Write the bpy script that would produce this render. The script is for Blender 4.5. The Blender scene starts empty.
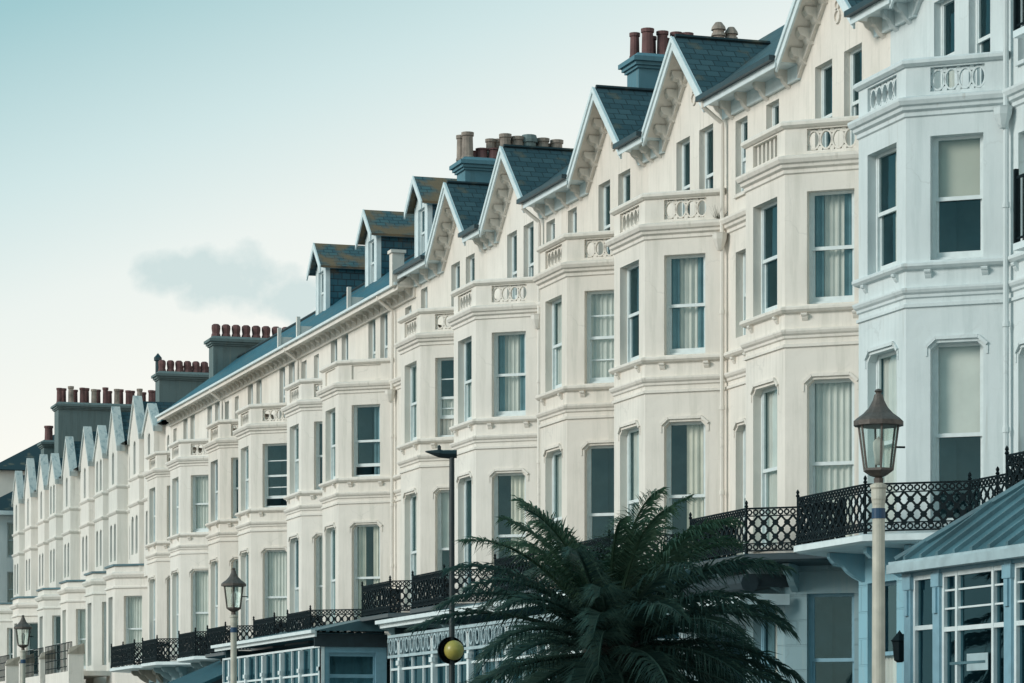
import bpy, math, random
from math import sin, cos, pi, radians, sqrt, atan2
random.seed(7)
C = bpy.context.scene.collection
sc = bpy.context.scene

# ------------------------------------------------------------------ materials
def new_mat(name):
    m = bpy.data.materials.new(name); m.use_nodes = True
    nt = m.node_tree; b = nt.nodes['Principled BSDF']
    return m, nt, b

def simple(name, col, rough=.6, metal=0.0, var=.12, scale=6.0, bump=0.0, bscale=40.0, spec=.5):
    m, nt, b = new_mat(name); N, L = nt.nodes, nt.links
    tc = N.new('ShaderNodeTexCoord')
    nz = N.new('ShaderNodeTexNoise'); nz.inputs['Scale'].default_value = scale; nz.inputs['Detail'].default_value = 5
    L.new(tc.outputs['Object'], nz.inputs['Vector'])
    mr = N.new('ShaderNodeMapRange'); mr.inputs[1].default_value = .3; mr.inputs[2].default_value = .7
    mr.inputs[3].default_value = 1 - var; mr.inputs[4].default_value = 1 + var
    L.new(nz.outputs['Fac'], mr.inputs[0])
    mx = N.new('ShaderNodeVectorMath'); mx.operation = 'SCALE'
    mx.inputs[0].default_value = col; L.new(mr.outputs[0], mx.inputs['Scale'])
    L.new(mx.outputs[0], b.inputs['Base Color'])
    b.inputs['Roughness'].default_value = rough; b.inputs['Metallic'].default_value = metal
    b.inputs['Specular IOR Level'].default_value = spec
    if bump > 0:
        n2 = N.new('ShaderNodeTexNoise'); n2.inputs['Scale'].default_value = bscale; n2.inputs['Detail'].default_value = 4
        L.new(tc.outputs['Object'], n2.inputs['Vector'])
        bp = N.new('ShaderNodeBump'); bp.inputs['Strength'].default_value = bump; bp.inputs['Distance'].default_value = .02
        L.new(n2.outputs['Fac'], bp.inputs['Height']); L.new(bp.outputs[0], b.inputs['Normal'])
    return m

def stucco(name, col, stain=(.45, .44, .38), amount=.35, joints=False):
    """painted render: large patches, rain streaks, fine dirt, slight unevenness"""
    m, nt, b = new_mat(name); N, L = nt.nodes, nt.links
    tc = N.new('ShaderNodeTexCoord')
    n1 = N.new('ShaderNodeTexNoise'); n1.inputs['Scale'].default_value = .9; n1.inputs['Detail'].default_value = 6
    L.new(tc.outputs['Object'], n1.inputs['Vector'])
    mp = N.new('ShaderNodeMapping'); mp.inputs['Scale'].default_value = (5, 5, .45)
    L.new(tc.outputs['Object'], mp.inputs['Vector'])
    n2 = N.new('ShaderNodeTexNoise'); n2.inputs['Scale'].default_value = 1.3; n2.inputs['Detail'].default_value = 7
    n2.inputs['Roughness'].default_value = .65
    L.new(mp.outputs[0], n2.inputs['Vector'])
    r1 = N.new('ShaderNodeMapRange'); r1.inputs[1].default_value = .50; r1.inputs[2].default_value = .78
    r1.inputs[3].default_value = 0; r1.inputs[4].default_value = amount
    L.new(n2.outputs['Fac'], r1.inputs[0])
    r0 = N.new('ShaderNodeMapRange'); r0.inputs[1].default_value = .3; r0.inputs[2].default_value = .7
    r0.inputs[3].default_value = .93; r0.inputs[4].default_value = 1.04
    L.new(n1.outputs['Fac'], r0.inputs[0])
    sc_ = N.new('ShaderNodeVectorMath'); sc_.operation = 'SCALE'; sc_.inputs[0].default_value = col
    L.new(r0.outputs[0], sc_.inputs['Scale'])
    mx = N.new('ShaderNodeMix'); mx.data_type = 'RGBA'
    L.new(r1.outputs[0], mx.inputs[0]); L.new(sc_.outputs[0], mx.inputs[6]); mx.inputs[7].default_value = (*stain, 1)
    vo = N.new('ShaderNodeTexVoronoi'); vo.feature = 'DISTANCE_TO_EDGE'; vo.inputs['Scale'].default_value = .55
    wv = N.new('ShaderNodeTexNoise'); wv.inputs['Scale'].default_value = 2.2; wv.inputs['Detail'].default_value = 6
    L.new(tc.outputs['Object'], wv.inputs['Vector'])
    av = N.new('ShaderNodeVectorMath'); av.operation = 'MULTIPLY_ADD'; av.inputs[1].default_value = (.8, .8, .8)
    L.new(wv.outputs['Color'], av.inputs[0]); L.new(tc.outputs['Object'], av.inputs[2]); L.new(av.outputs[0], vo.inputs['Vector'])
    ck = N.new('ShaderNodeMapRange'); ck.inputs[1].default_value = .004; ck.inputs[2].default_value = .012; ck.inputs[3].default_value = .13; ck.inputs[4].default_value = 0
    L.new(vo.outputs['Distance'], ck.inputs[0])
    pm = N.new('ShaderNodeMapRange'); pm.inputs[1].default_value = .50; pm.inputs[2].default_value = .6
    L.new(n1.outputs['Fac'], pm.inputs[0])
    ml = N.new('ShaderNodeMath'); ml.operation = 'MULTIPLY'; L.new(ck.outputs[0], ml.inputs[0]); L.new(pm.outputs[0], ml.inputs[1])
    m3 = N.new('ShaderNodeMix'); m3.data_type = 'RGBA'; L.new(ml.outputs[0], m3.inputs[0]); L.new(mx.outputs[2], m3.inputs[6]); m3.inputs[7].default_value = (.16, .16, .14, 1)
    # rust and algae runs, few and narrow
    mq = N.new('ShaderNodeMapping'); mq.inputs['Scale'].default_value = (9, 9, .35); L.new(tc.outputs['Object'], mq.inputs['Vector'])
    n5 = N.new('ShaderNodeTexNoise'); n5.inputs['Scale'].default_value = 1.0; n5.inputs['Detail'].default_value = 4; L.new(mq.outputs[0], n5.inputs['Vector'])
    r5 = N.new('ShaderNodeMapRange'); r5.inputs[1].default_value = .64; r5.inputs[2].default_value = .78; r5.inputs[4].default_value = .45
    L.new(n5.outputs['Fac'], r5.inputs[0])
    m5 = N.new('ShaderNodeMix'); m5.data_type = 'RGBA'; L.new(r5.outputs[0], m5.inputs[0]); L.new(m3.outputs[2], m5.inputs[6]); m5.inputs[7].default_value = (.30, .27, .21, 1)
    L.new(m5.outputs[2], b.inputs['Base Color'])
    b.inputs['Roughness'].default_value = .75; b.inputs['Specular IOR Level'].default_value = .25
    n3 = N.new('ShaderNodeTexNoise'); n3.inputs['Scale'].default_value = 7; n3.inputs['Detail'].default_value = 8
    L.new(tc.outputs['Object'], n3.inputs['Vector'])
    bp = N.new('ShaderNodeBump'); bp.inputs['Strength'].default_value = .35; bp.inputs['Distance'].default_value = .02
    L.new(n3.outputs['Fac'], bp.inputs['Height'])
    if joints:
        br = N.new('ShaderNodeTexBrick'); L.new(tc.outputs['UV'], br.inputs['Vector'])
        br.inputs['Scale'].default_value = 1; br.inputs['Brick Width'].default_value = 1.1; br.inputs['Row Height'].default_value = .42
        br.inputs['Mortar Size'].default_value = .014; br.inputs['Mortar Smooth'].default_value = .3
        b2 = N.new('ShaderNodeBump'); b2.invert = True; b2.inputs['Strength'].default_value = 1; b2.inputs['Distance'].default_value = .03
        L.new(br.outputs['Fac'], b2.inputs['Height']); L.new(bp.outputs[0], b2.inputs['Normal']); L.new(b2.outputs[0], b.inputs['Normal'])
    else:
        L.new(bp.outputs[0], b.inputs['Normal'])
    return m

def slate(name, c1, c2, moss, moss_amt, row=.2, wid=.28):
    m, nt, b = new_mat(name); N, L = nt.nodes, nt.links
    tc = N.new('ShaderNodeTexCoord')
    br = N.new('ShaderNodeTexBrick'); L.new(tc.outputs['UV'], br.inputs['Vector'])
    br.inputs['Scale'].default_value = 1; br.inputs['Brick Width'].default_value = wid; br.inputs['Row Height'].default_value = row
    br.inputs['Mortar Size'].default_value = .012; br.inputs['Mortar Smooth'].default_value = .1; br.inputs['Bias'].default_value = 0
    br.inputs['Color1'].default_value = (*c1, 1); br.inputs['Color2'].default_value = (*c2, 1)
    br.inputs['Mortar'].default_value = (c1[0]*.35, c1[1]*.35, c1[2]*.35, 1)
    nz = N.new('ShaderNodeTexNoise'); nz.inputs['Scale'].default_value = 1.6; nz.inputs['Detail'].default_value = 6
    L.new(tc.outputs['Object'], nz.inputs['Vector'])
    mr = N.new('ShaderNodeMapRange'); mr.inputs[1].default_value = .62 - moss_amt*.3; mr.inputs[2].default_value = .72 - moss_amt*.2
    L.new(nz.outputs['Fac'], mr.inputs[0])
    mx = N.new('ShaderNodeMix'); mx.data_type = 'RGBA'; L.new(mr.outputs[0], mx.inputs[0])
    L.new(br.outputs['Color'], mx.inputs[6]); mx.inputs[7].default_value = (*moss, 1)
    L.new(mx.outputs[2], b.inputs['Base Color'])
    b.inputs['Roughness'].default_value = .5
    bp = N.new('ShaderNodeBump'); bp.invert = True; bp.inputs['Strength'].default_value = .8; bp.inputs['Distance'].default_value = .02
    L.new(br.outputs['Fac'], bp.inputs['Height']); L.new(bp.outputs[0], b.inputs['Normal'])
    return m

def glass_mat(name, tint=(.94, .965, .955), rough=.02, wob=.25, gcol=(.36, .64, .71), base=.085):
    m, nt, b = new_mat(name); N, L = nt.nodes, nt.links
    out = N['Material Output']
    tr = N.new('ShaderNodeBsdfTransparent'); tr.inputs[0].default_value = (*tint, 1)
    gl = N.new('ShaderNodeBsdfGlossy'); gl.inputs['Roughness'].default_value = rough; gl.inputs['Color'].default_value = (*gcol, 1)
    tc = N.new('ShaderNodeTexCoord')
    nz = N.new('ShaderNodeTexNoise'); nz.inputs['Scale'].default_value = 1.1; nz.inputs['Detail'].default_value = 1
    L.new(tc.outputs['Object'], nz.inputs['Vector'])
    bp = N.new('ShaderNodeBump'); bp.inputs['Strength'].default_value = wob; bp.inputs['Distance'].default_value = .05
    L.new(nz.outputs['Fac'], bp.inputs['Height']); L.new(bp.outputs[0], gl.inputs['Normal'])
    # Schlick reflectance, the same from both sides of a thin pane
    ge = N.new('ShaderNodeNewGeometry'); dp = N.new('ShaderNodeVectorMath'); dp.operation = 'DOT_PRODUCT'
    L.new(ge.outputs['Incoming'], dp.inputs[0]); L.new(ge.outputs['Normal'], dp.inputs[1])
    def mm(op, a, b):
        q = N.new('ShaderNodeMath'); q.operation = op; q.use_clamp = True
        for i_, v in enumerate((a, b)):
            if isinstance(v, (int, float)): q.inputs[i_].default_value = v
            else: L.new(v, q.inputs[i_])
        return q.outputs[0]
    ab = N.new('ShaderNodeMath'); ab.operation = 'ABSOLUTE'; L.new(dp.outputs['Value'], ab.inputs[0])
    pw = mm('POWER', mm('SUBTRACT', 1.0, ab.outputs[0]), 4.0)
    ad = N.new('ShaderNodeMath'); ad.operation = 'MULTIPLY_ADD'; ad.inputs[1].default_value = .9; ad.inputs[2].default_value = base; ad.use_clamp = True
    L.new(pw, ad.inputs[0])
    ms = N.new('ShaderNodeMixShader'); L.new(ad.outputs[0], ms.inputs[0]); L.new(tr.outputs[0], ms.inputs[1]); L.new(gl.outputs[0], ms.inputs[2])
    L.new(ms.outputs[0], out.inputs['Surface'])
    return m

M = {}
M['cream'] = stucco('cream_render', (.755, .705, .64), amount=.5)
M['cream2'] = stucco('pale_render', (.775, .73, .67), amount=.4)
M['cream3'] = stucco('warm_render', (.735, .675, .605), amount=.6)
M['grey'] = stucco('grey_white_render', (.72, .695, .64), amount=.5)
M['blue'] = stucco('pale_blue_render', (.62, .68, .685), stain=(.30, .38, .38), amount=.35)
M['shaded_g'] = stucco('shaded_rusticated_render', (.24, .35, .38), joints=True)  # ground-floor shade put into the paint as a darker blue-grey
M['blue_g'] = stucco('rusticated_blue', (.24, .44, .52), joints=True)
M['trim'] = simple('window_paint', (.66, .72, .72), .45, var=.06, scale=9)
M['white'] = simple('white_gloss_paint', (.66, .74, .75), .4, var=.08, scale=5, bump=.1)
M['tealtrim'] = simple('blue_painted_wood', (.21, .38, .46), .45, var=.1, scale=6, bump=.1)
M['slate'] = slate('dark_slate', (.022, .050, .062), (.045, .085, .098), (.10, .09, .06), .10)
M['slateb'] = slate('blue_slate', (.010, .085, .125), (.022, .13, .18), (.13, .10, .06), .12)
M['slatem'] = slate('mossy_slate', (.04, .09, .11), (.06, .12, .13), (.17, .115, .06), .62, row=.16)
M['lead'] = simple('lead_sheet', (.06, .135, .16), .45, var=.3, scale=1.6, bump=.3, bscale=9)
M['iron'] = simple('black_iron', (.003, .010, .013), .7, var=.3, scale=12, spec=.15)
M['gutter'] = simple('dark_gutter', (.012, .035, .045), .4, var=.2)
M['pot'] = simple('terracotta_pot', (.13, .062, .06), .8, var=.3, scale=4)
M['buff'] = simple('buff_pot', (.27, .225, .19), .8, var=.35, scale=4)
M['stack_blue'] = stucco('painted_stack', (.10, .22, .27), stain=(.06, .10, .11), amount=.5)
M['stack_grey'] = stucco('rendered_stack', (.14, .19, .19), stain=(.08, .09, .08), amount=.6)
M['glass'] = glass_mat('window_glass')
M['glassl'] = glass_mat('lantern_glass', (.9, .95, .93), .2, gcol=(.5, .6, .6), wob=0)
M['glassd'] = glass_mat('veranda_glass', (.45, .65, .7), gcol=(.16, .36, .44))
M['greyblue'] = simple('grey_blue_paint', (.36, .47, .50), .5, var=.15, scale=4)
M['coping'] = stucco('streaked_coping', (.56, .60, .58), stain=(.05, .17, .22), amount=.9)
M['net'] = simple('net_curtain', (.66, .65, .60), .9, var=.08, scale=3)
M['drape'] = simple('cream_drape', (.66, .62, .53), .9, var=.12, scale=3)
M['dark_drape'] = simple('grey_blue_drape', (.12, .22, .25), .9, var=.2, scale=3)
M['blind'] = simple('roller_blind', (.50, .49, .42), .8, var=.05, scale=2)
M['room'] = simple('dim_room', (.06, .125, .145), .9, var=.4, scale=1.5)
M['lampbrown'] = simple('bronze_lantern', (.085, .07, .06), .55, var=.25, scale=20, bump=.2)
M['lamppost'] = simple('cream_lamp_post', (.47, .45, .38), .5, var=.15, scale=5, bump=.1)
M['bluetape'] = simple('blue_band', (.008, .05, .11), .5)
M['darkpost'] = simple('dark_green_post', (.006, .018, .022), .45, var=.2)
M['amber'] = simple('amber_globe', (.36, .31, .07), .35, var=.08)
M['asphalt'] = simple('asphalt', (.05, .052, .055), .9, var=.2, scale=30, bump=.3)
M['paving'] = simple('paving', (.24, .235, .22), .85, var=.15, scale=3, bump=.2)
M['kerb'] = simple('kerb', (.3, .3, .28), .8)
M['line'] = simple('road_paint', (.75, .75, .7), .6)
M['sea'] = simple('sea', (.03, .09, .1), .15, var=.2, scale=.2, bump=.5, bscale=1.5)
M['shingle'] = simple('shingle', (.27, .24, .2), .9, var=.3, scale=9, bump=.5)
M['canopy'] = simple('dark_awning_cloth', (.02, .035, .042), .8, var=.2)
M['bluecloth'] = simple('blue_awning_cloth', (.012, .075, .10), .8, var=.2)
M['soffit'] = stucco('weathered_soffit', (.33, .30, .25), stain=(.12, .11, .09), amount=.8)
M['bark'] = simple('palm_bark', (.025, .028, .024), .95, var=.4, scale=12, bump=.8, bscale=15)
M['ochre'] = simple('ochre_patch', (.3, .22, .14), .9, var=.3)

def leaf_mat(name, ca, cb):
    m, nt, b = new_mat(name); N, L = nt.nodes, nt.links
    g = N.new('ShaderNodeNewGeometry')
    rp = N.new('ShaderNodeMix'); rp.data_type = 'RGBA'
    L.new(g.outputs['Random Per Island'], rp.inputs[0]); rp.inputs[6].default_value = (*ca, 1); rp.inputs[7].default_value = (*cb, 1)
    L.new(rp.outputs[2], b.inputs['Base Color']); b.inputs['Roughness'].default_value = .5
    b.inputs['Specular IOR Level'].default_value = .3
    tl = N.new('ShaderNodeBsdfTranslucent'); L.new(rp.outputs[2], tl.inputs[0])
    ms = N.new('ShaderNodeMixShader'); ms.inputs[0].default_value = .35
    L.new(b.outputs[0], ms.inputs[1]); L.new(tl.outputs[0], ms.inputs[2]); L.new(ms.outputs[0], N['Material Output'].inputs['Surface'])
    return m
M['leaf'] = leaf_mat('palm_leaf', (.018, .055, .050), (.050, .095, .072))
M['leafg'] = leaf_mat('palm_leaf_young', (.03, .08, .048), (.065, .12, .075))
M['rachis'] = simple('palm_rachis', (.10, .10, .05), .6)

# ------------------------------------------------------------------ mesh builder
class MB:
    def __init__(s): s.v = []; s.f = []; s.uv = []
    def face(s, pts, uvs=None):
        i = len(s.v); s.v += [tuple(p) for p in pts]; s.f.append(list(range(i, i+len(pts))))
        s.uv.append(uvs if uvs else [(0, 0)]*len(pts))
    def hexa(s, p):            # 8 corners, bottom 0-3, top 4-7
        for q in ((0, 3, 2, 1), (4, 5, 6, 7), (0, 1, 5, 4), (1, 2, 6, 5), (2, 3, 7, 6), (3, 0, 4, 7)):
            s.face([p[k] for k in q])
    def box(s, x0, x1, y0, y1, z0, z1):
        s.hexa([(x0, y0, z0), (x1, y0, z0), (x1, y1, z0), (x0, y1, z0), (x0, y0, z1), (x1, y0, z1), (x1, y1, z1), (x0, y1, z1)])
    def tube(s, pts, r, n=8, caps=True, rs=None):
        rings = []
        for i, p in enumerate(pts):
            a = pts[max(0, i-1)]; b = pts[min(len(pts)-1, i+1)]
            d = [b[k]-a[k] for k in range(3)]; l = sqrt(sum(c*c for c in d)) or 1; d = [c/l for c in d]
            up = (0, 0, 1) if abs(d[2]) < .9 else (1, 0, 0)
            u = (d[1]*up[2]-d[2]*up[1], d[2]*up[0]-d[0]*up[2], d[0]*up[1]-d[1]*up[0])
            lu = sqrt(sum(c*c for c in u)); u = [c/lu for c in u]
            w = (d[1]*u[2]-d[2]*u[1], d[2]*u[0]-d[0]*u[2], d[0]*u[1]-d[1]*u[0])
            rr = rs[i] if rs else r
            rings.append([tuple(p[k]+rr*(cos(2*pi*j/n)*u[k]+sin(2*pi*j/n)*w[k]) for k in range(3)) for j in range(n)])
        base = len(s.v)
        for rg in rings: s.v += rg
        for i in range(len(rings)-1):
            for j in range(n):
                a = base+i*n+j; b = base+i*n+(j+1) % n
                s.f.append([a, b, b+n, a+n]); s.uv.append([(0, 0)]*4)
        if caps:
            s.f.append([base+j for j in range(n)][::-1]); s.uv.append([(0, 0)]*n)
            e = base+(len(rings)-1)*n
            s.f.append([e+j for j in range(n)]); s.uv.append([(0, 0)]*n)
    def lathe(s, cx, cy, prof, n=12, rot=0.0):       # prof: (r, z)
        base = len(s.v)
        for r, z in prof:
            for j in range(n):
                a = 2*pi*j/n+rot; s.v.append((cx+r*cos(a), cy+r*sin(a), z))
        for i in range(len(prof)-1):
            for j in range(n):
                a = base+i*n+j; b = base+i*n+(j+1) % n
                s.f.append([a, b, b+n, a+n]); s.uv.append([(0, 0)]*4)
        for k, rev in ((0, True), (len(prof)-1, False)):
            if prof[k][0] > 1e-4:
                q = [base+k*n+j for j in range(n)]; s.f.append(q[::-1] if rev else q); s.uv.append([(0, 0)]*n)
    def build(s, name, mat, parent=None, smooth=False):
        me = bpy.data.meshes.new(name); me.from_pydata(s.v, [], s.f)
        ul = me.uv_layers.new(name='UVMap'); k = 0
        flat = []
        for u in s.uv:
            for c in u: flat += [c[0], c[1]]
        ul.data.foreach_set('uv', flat)
        me.materials.append(M[mat] if isinstance(mat, str) else mat)
        if smooth: me.polygons.foreach_set('use_smooth', [True]*len(me.polygons))
        me.update()
        o = bpy.data.objects.new(name, me); C.objects.link(o)
        if parent: o.parent = parent
        return o

def thing(name, label, cat, loc=(0, 0, 0), group=None):
    o = bpy.data.objects.new(name, None); C.objects.link(o); o.location = loc; o.empty_display_size = .3
    o['label'] = label; o['category'] = cat
    if group: o['group'] = group
    return o
def tag(o, label, cat, group=None):
    o['label'] = label; o['category'] = cat
    if group: o['group'] = group
    return o
def struct(o): o['kind'] = 'structure'; return o

class Fr:
    """plane frame: s along the wall, o outward, z up"""
    def __init__(f, P, Q):
        f.P = P; dx, dy = Q[0]-P[0], Q[1]-P[1]; f.W = sqrt(dx*dx+dy*dy); f.d = (dx/f.W, dy/f.W); f.n = (-f.d[1], f.d[0])
    def __call__(f, s, o, z): return (f.P[0]+f.d[0]*s+f.n[0]*o, f.P[1]+f.d[1]*s+f.n[1]*o, z)

def fbox(mb, F, s0, s1, o0, o1, z0, z1):
    mb.hexa([F(s0, o1, z0), F(s0, o0, z0), F(s1, o0, z0), F(s1, o1, z0), F(s0, o1, z1), F(s0, o0, z1), F(s1, o0, z1), F(s1, o1, z1)])

def wall_seg(mb, F, z0, z1, ops, r, s0=0, s1=None, u0=0.0):
    s1 = F.W if s1 is None else s1
    ops = [o for o in ops if o]
    xs = sorted({s0, s1, *[o[0] for o in ops], *[o[1] for o in ops]}); zs = sorted({z0, z1, *[o[2] for o in ops], *[o[3] for o in ops]})
    for i in range(len(xs)-1):
        for j in range(len(zs)-1):
            a, b, c, d = xs[i], xs[i+1], zs[j], zs[j+1]
            mx, mz = (a+b)/2, (c+d)/2
            if any(o[0] < mx < o[1] and o[2] < mz < o[3] for o in ops): continue
            mb.face([F(b, 0, c), F(a, 0, c), F(a, 0, d), F(b, 0, d)], [(u0+b, c), (u0+a, c), (u0+a, d), (u0+b, d)])
    for o in ops:
        a, b, c, d = o[:4]
        mb.face([F(a, 0, c), F(a, -r, c), F(a, -r, d), F(a, 0, d)]); mb.face([F(b, -r, c), F(b, 0, c), F(b, 0, d), F(b, -r, d)])
        mb.face([F(a, -r, d), F(b, -r, d), F(b, 0, d), F(a, 0, d)]); mb.face([F(a, 0, c), F(b, 0, c), F(b, -r, c), F(a, -r, c)])

def offs(path, out):
    res = []
    n = len(path); nr = []
    for i in range(n-1):
        f = Fr(path[i], path[i+1]); nr.append(f.n)
    for i, p in enumerate(path):
        if i == 0: m = nr[0]
        elif i == n-1: m = nr[-1]
        else:
            a, b = nr[i-1], nr[i]; k = 1+a[0]*b[0]+a[1]*b[1]; m = ((a[0]+b[0])/k, (a[1]+b[1])/k)
        res.append((p[0]+m[0]*out, p[1]+m[1]*out))
    return res

def sweep(mb, path, prof, caps=True):
    rows = [offs(path, o) for o, z in prof]
    for k in range(len(prof)-1):
        for i in range(len(path)-1):
            a, b = rows[k][i], rows[k][i+1]; c, d = rows[k+1][i+1], rows[k+1][i]
            mb.face([(*b, prof[k][1]), (*a, prof[k][1]), (*d, prof[k+1][1]), (*c, prof[k+1][1])])
    if caps:
        for i, rev in ((0, False), (len(path)-1, True)):
            q = [(*rows[k][i], prof[k][1]) for k in range(len(prof))]
            mb.face(q[::-1] if rev else q)

def ring(mb, F, cs, cz, rs, rz, t, o0, o1, n=14):
    P = []
    for j in range(n):
        a = 2*pi*j/n
        P.append((cs+rs*cos(a), cz+rz*sin(a), cs+(rs-t)*cos(a), cz+(rz-t)*sin(a)))
    for j in range(n):
        a, b = P[j], P[(j+1) % n]
        mb.face([F(b[0], o1, b[1]), F(a[0], o1, a[1]), F(a[2], o1, a[3]), F(b[2], o1, b[3])])
        mb.face([F(a[0], o1, a[1]), F(b[0], o1, b[1]), F(b[0], o0, b[1]), F(a[0], o0, a[1])])
        mb.face([F(b[2], o1, b[3]), F(a[2], o1, a[3]), F(a[2], o0, a[3]), F(b[2], o0, b[3])])

def fbar(mb, F, a, b, w, o0, o1):
    """bar between (s,z) points a,b"""
    dx, dz = b[0]-a[0], b[1]-a[1]; l = sqrt(dx*dx+dz*dz) or 1; px, pz = -dz/l*w/2, dx/l*w/2
    q = [(a[0]+px, a[1]+pz), (a[0]-px, a[1]-pz), (b[0]-px, b[1]-pz), (b[0]+px, b[1]+pz)]
    mb.face([F(s, o1, z) for s, z in q]); mb.face([F(s, o0, z) for s, z in q[::-1]])
    for i in range(4):
        c, d = q[i], q[(i+1) % 4]
        mb.face([F(c[0], o0, c[1]), F(d[0], o0, d[1]), F(d[0], o1, d[1]), F(c[0], o1, c[1])])

# ------------------------------------------------------------------ windows
def pleats(mb, F, s0, s1, z0, z1, o, amp=.02, per=.11, taper=0.0):
    n = max(4, int((s1-s0)/per*4)); ph = random.random()*6
    for i in range(n):
        a, b = s0+(s1-s0)*i/n, s0+(s1-s0)*(i+1)/n
        def f(x, k): return o+amp*sin(x*2*pi/per+ph)+amp*.6*sin(x*2*pi/(per*2.7)+ph*2)*k
        c = s0+(s1-s0)*taper*0
        mb.face([F(b, f(b, 1), z0), F(a, f(a, 1), z0), F(a, f(a, .5), z1), F(b, f(b, .5), z1)])

def window(parent, F, a, b, z0, z1, r, cover='net', bars=0, opened=0.0, trim='trim', rail=.5, sill=True, cham=0.0, arch=False, wallmat='cream', fine=True):
    """sash window set r deep in the wall opening"""
    f = MB(); o0, o1 = -r-.06, -r+.002
    t = .05
    fbox(f, F, a, a+t, o0, o1, z0, z1); fbox(f, F, b-t, b, o0, o1, z0, z1)
    fbox(f, F, a+t, b-t, o0, o1-.002, z1-t, z1); fbox(f, F, a+t, b-t, o0, o1-.002, z0, z0+t*1.1)
    zm = z0+(z1-z0)*rail
    ia, ib = a+t, b-t
    # upper sash in front, lower sash behind
    st = .036
    fbox(f, F, ia, ia+st, o0+.012, o1-.012, zm, z1-t); fbox(f, F, ib-st, ib, o0+.012, o1-.012, zm, z1-t)
    fbox(f, F, ia, ib, o0+.010, o1-.010, zm-.03, zm+.03)
    zl = z0+t*1.1+opened
    fbox(f, F, ia, ia+st, o0-.03, o0+.008, zl, zm-.01); fbox(f, F, ib-st, ib, o0-.03, o0+.008, zl, zm-.01)
    fbox(f, F, ia, ib, o0-.032, o0+.010, zl, zl+.085)
    if bars:
        for k in range(bars):
            zz = zm+(z1-t-zm)*(k+1)/(bars+1); fbox(f, F, ia, ib, o0+.02, o1-.02, zz-.014, zz+.014)
            zz = zl+(zm-zl)*(k+1)/(bars+1); fbox(f, F, ia, ib, o0-.022, o0, zz-.014, zz+.014)
    w = f.build('window', trim, parent)
    p = MB()
    p.face([F(ib-.01, o0+.03, zm), F(ia+.01, o0+.03, zm), F(ia+.01, o0+.03, z1-t), F(ib-.01, o0+.03, z1-t)])
    p.face([F(ib-.01, o0-.012, zl), F(ia+.01, o0-.012, zl), F(ia+.01, o0-.012, zm), F(ib-.01, o0-.012, zm)])
    p.build('pane', 'glass', w)
    ro = MB(); D = .75; q = -r-.09; e = .06
    A0, B0, Z0, Z1 = a-e, b+e, z0-e, z1+e
    def R(s, o, z): return F(s, o, z)
    ro.face([R(A0, q-D, Z0), R(B0, q-D, Z0), R(B0, q-D, Z1), R(A0, q-D, Z1)])
    ro.face([R(A0, q, Z0), R(A0, q-D, Z0), R(A0, q-D, Z1), R(A0, q, Z1)]); ro.face([R(B0, q, Z0), R(B0, q-D, Z0), R(B0, q-D, Z1), R(B0, q, Z1)])
    ro.face([R(A0, q, Z1), R(B0, q, Z1), R(B0, q-D, Z1), R(A0, q-D, Z1)]); ro.face([R(A0, q, Z0), R(B0, q, Z0), R(B0, q-D, Z0), R(A0, q-D, Z0)])
    # closing ring between frame and room
    ro.face([R(A0, q, Z0), R(a+.03, q, z0+.03), R(a+.03, q, z1-.03), R(A0, q, Z1)]); ro.face([R(B0, q, Z0), R(b-.03, q, z0+.03), R(b-.03, q, z1-.03), R(B0, q, Z1)])
    ro.face([R(A0, q, Z1), R(a+.03, q, z1-.03), R(b-.03, q, z1-.03), R(B0, q, Z1)]); ro.face([R(A0, q, Z0), R(a+.03, q, z0+.03), R(b-.03, q, z0+.03), R(B0, q, Z0)])
    ro.build('room_interior', 'room', w)
    co = q-.025
    W = ib-ia
    if cover == 'net':
        c = MB(); pleats(c, F, a+.01, b-.01, z0, z1-.02, co); c.build('curtain', 'net', w)
    elif cover == 'drape':
        c = MB(); pleats(c, F, a+.01, a+W*.62, z0, z1-.02, co); c.build('curtain', 'drape', w)
    elif cover == 'pair':
        c = MB(); pleats(c, F, a+.01, a+.06+W*.34, z0, z1-.02, co); c.build('curtain', 'drape', w)
        c = MB(); pleats(c, F, b-.06-W*.34, b-.01, z0, z1-.02, co); c.build('curtain', 'drape', w)
    elif cover == 'pairnet':
        c = MB(); pleats(c, F, a+.01, b-.01, z0, z1-.02, co-.05); c.build('curtain', 'net', w)
        c = MB(); pleats(c, F, a+.01, a+.05+W*.25, z0, z1-.02, co+.01); c.build('curtain', 'dark_drape', w)
        c = MB(); pleats(c, F, b-.05-W*.25, b-.01, z0, z1-.02, co+.01); c.build('curtain', 'dark_drape', w)
    elif cover == 'dark':
        c = MB(); pleats(c, F, a+.01, a+.06+W*.3, z0, z1-.02, co); c.build('curtain', 'dark_drape', w)
    elif cover == 'blind':
        c = MB(); fbox(c, F, a+.03, b-.03, co-.004, co+.004, zm+.02, z1-.02); c.build('blind', 'blind', w)
    elif cover == 'pale_blind':
        c = MB(); fbox(c, F, a+.03, b-.03, co-.004, co+.004, zm-.0, z1-.02); c.build('blind', 'net', w)
    elif cover == 'cafe':
        c = MB(); pleats(c, F, a+.01, b-.01, z0, zm+.02, co); c.build('curtain', 'net', w)
    if sill:
        s_ = MB(); fbox(s_, F, a+.003, b-.003, -r+.004, .05, z0+.002, z0+.06); s_.build('sill', wallmat, w)
    return w

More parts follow.
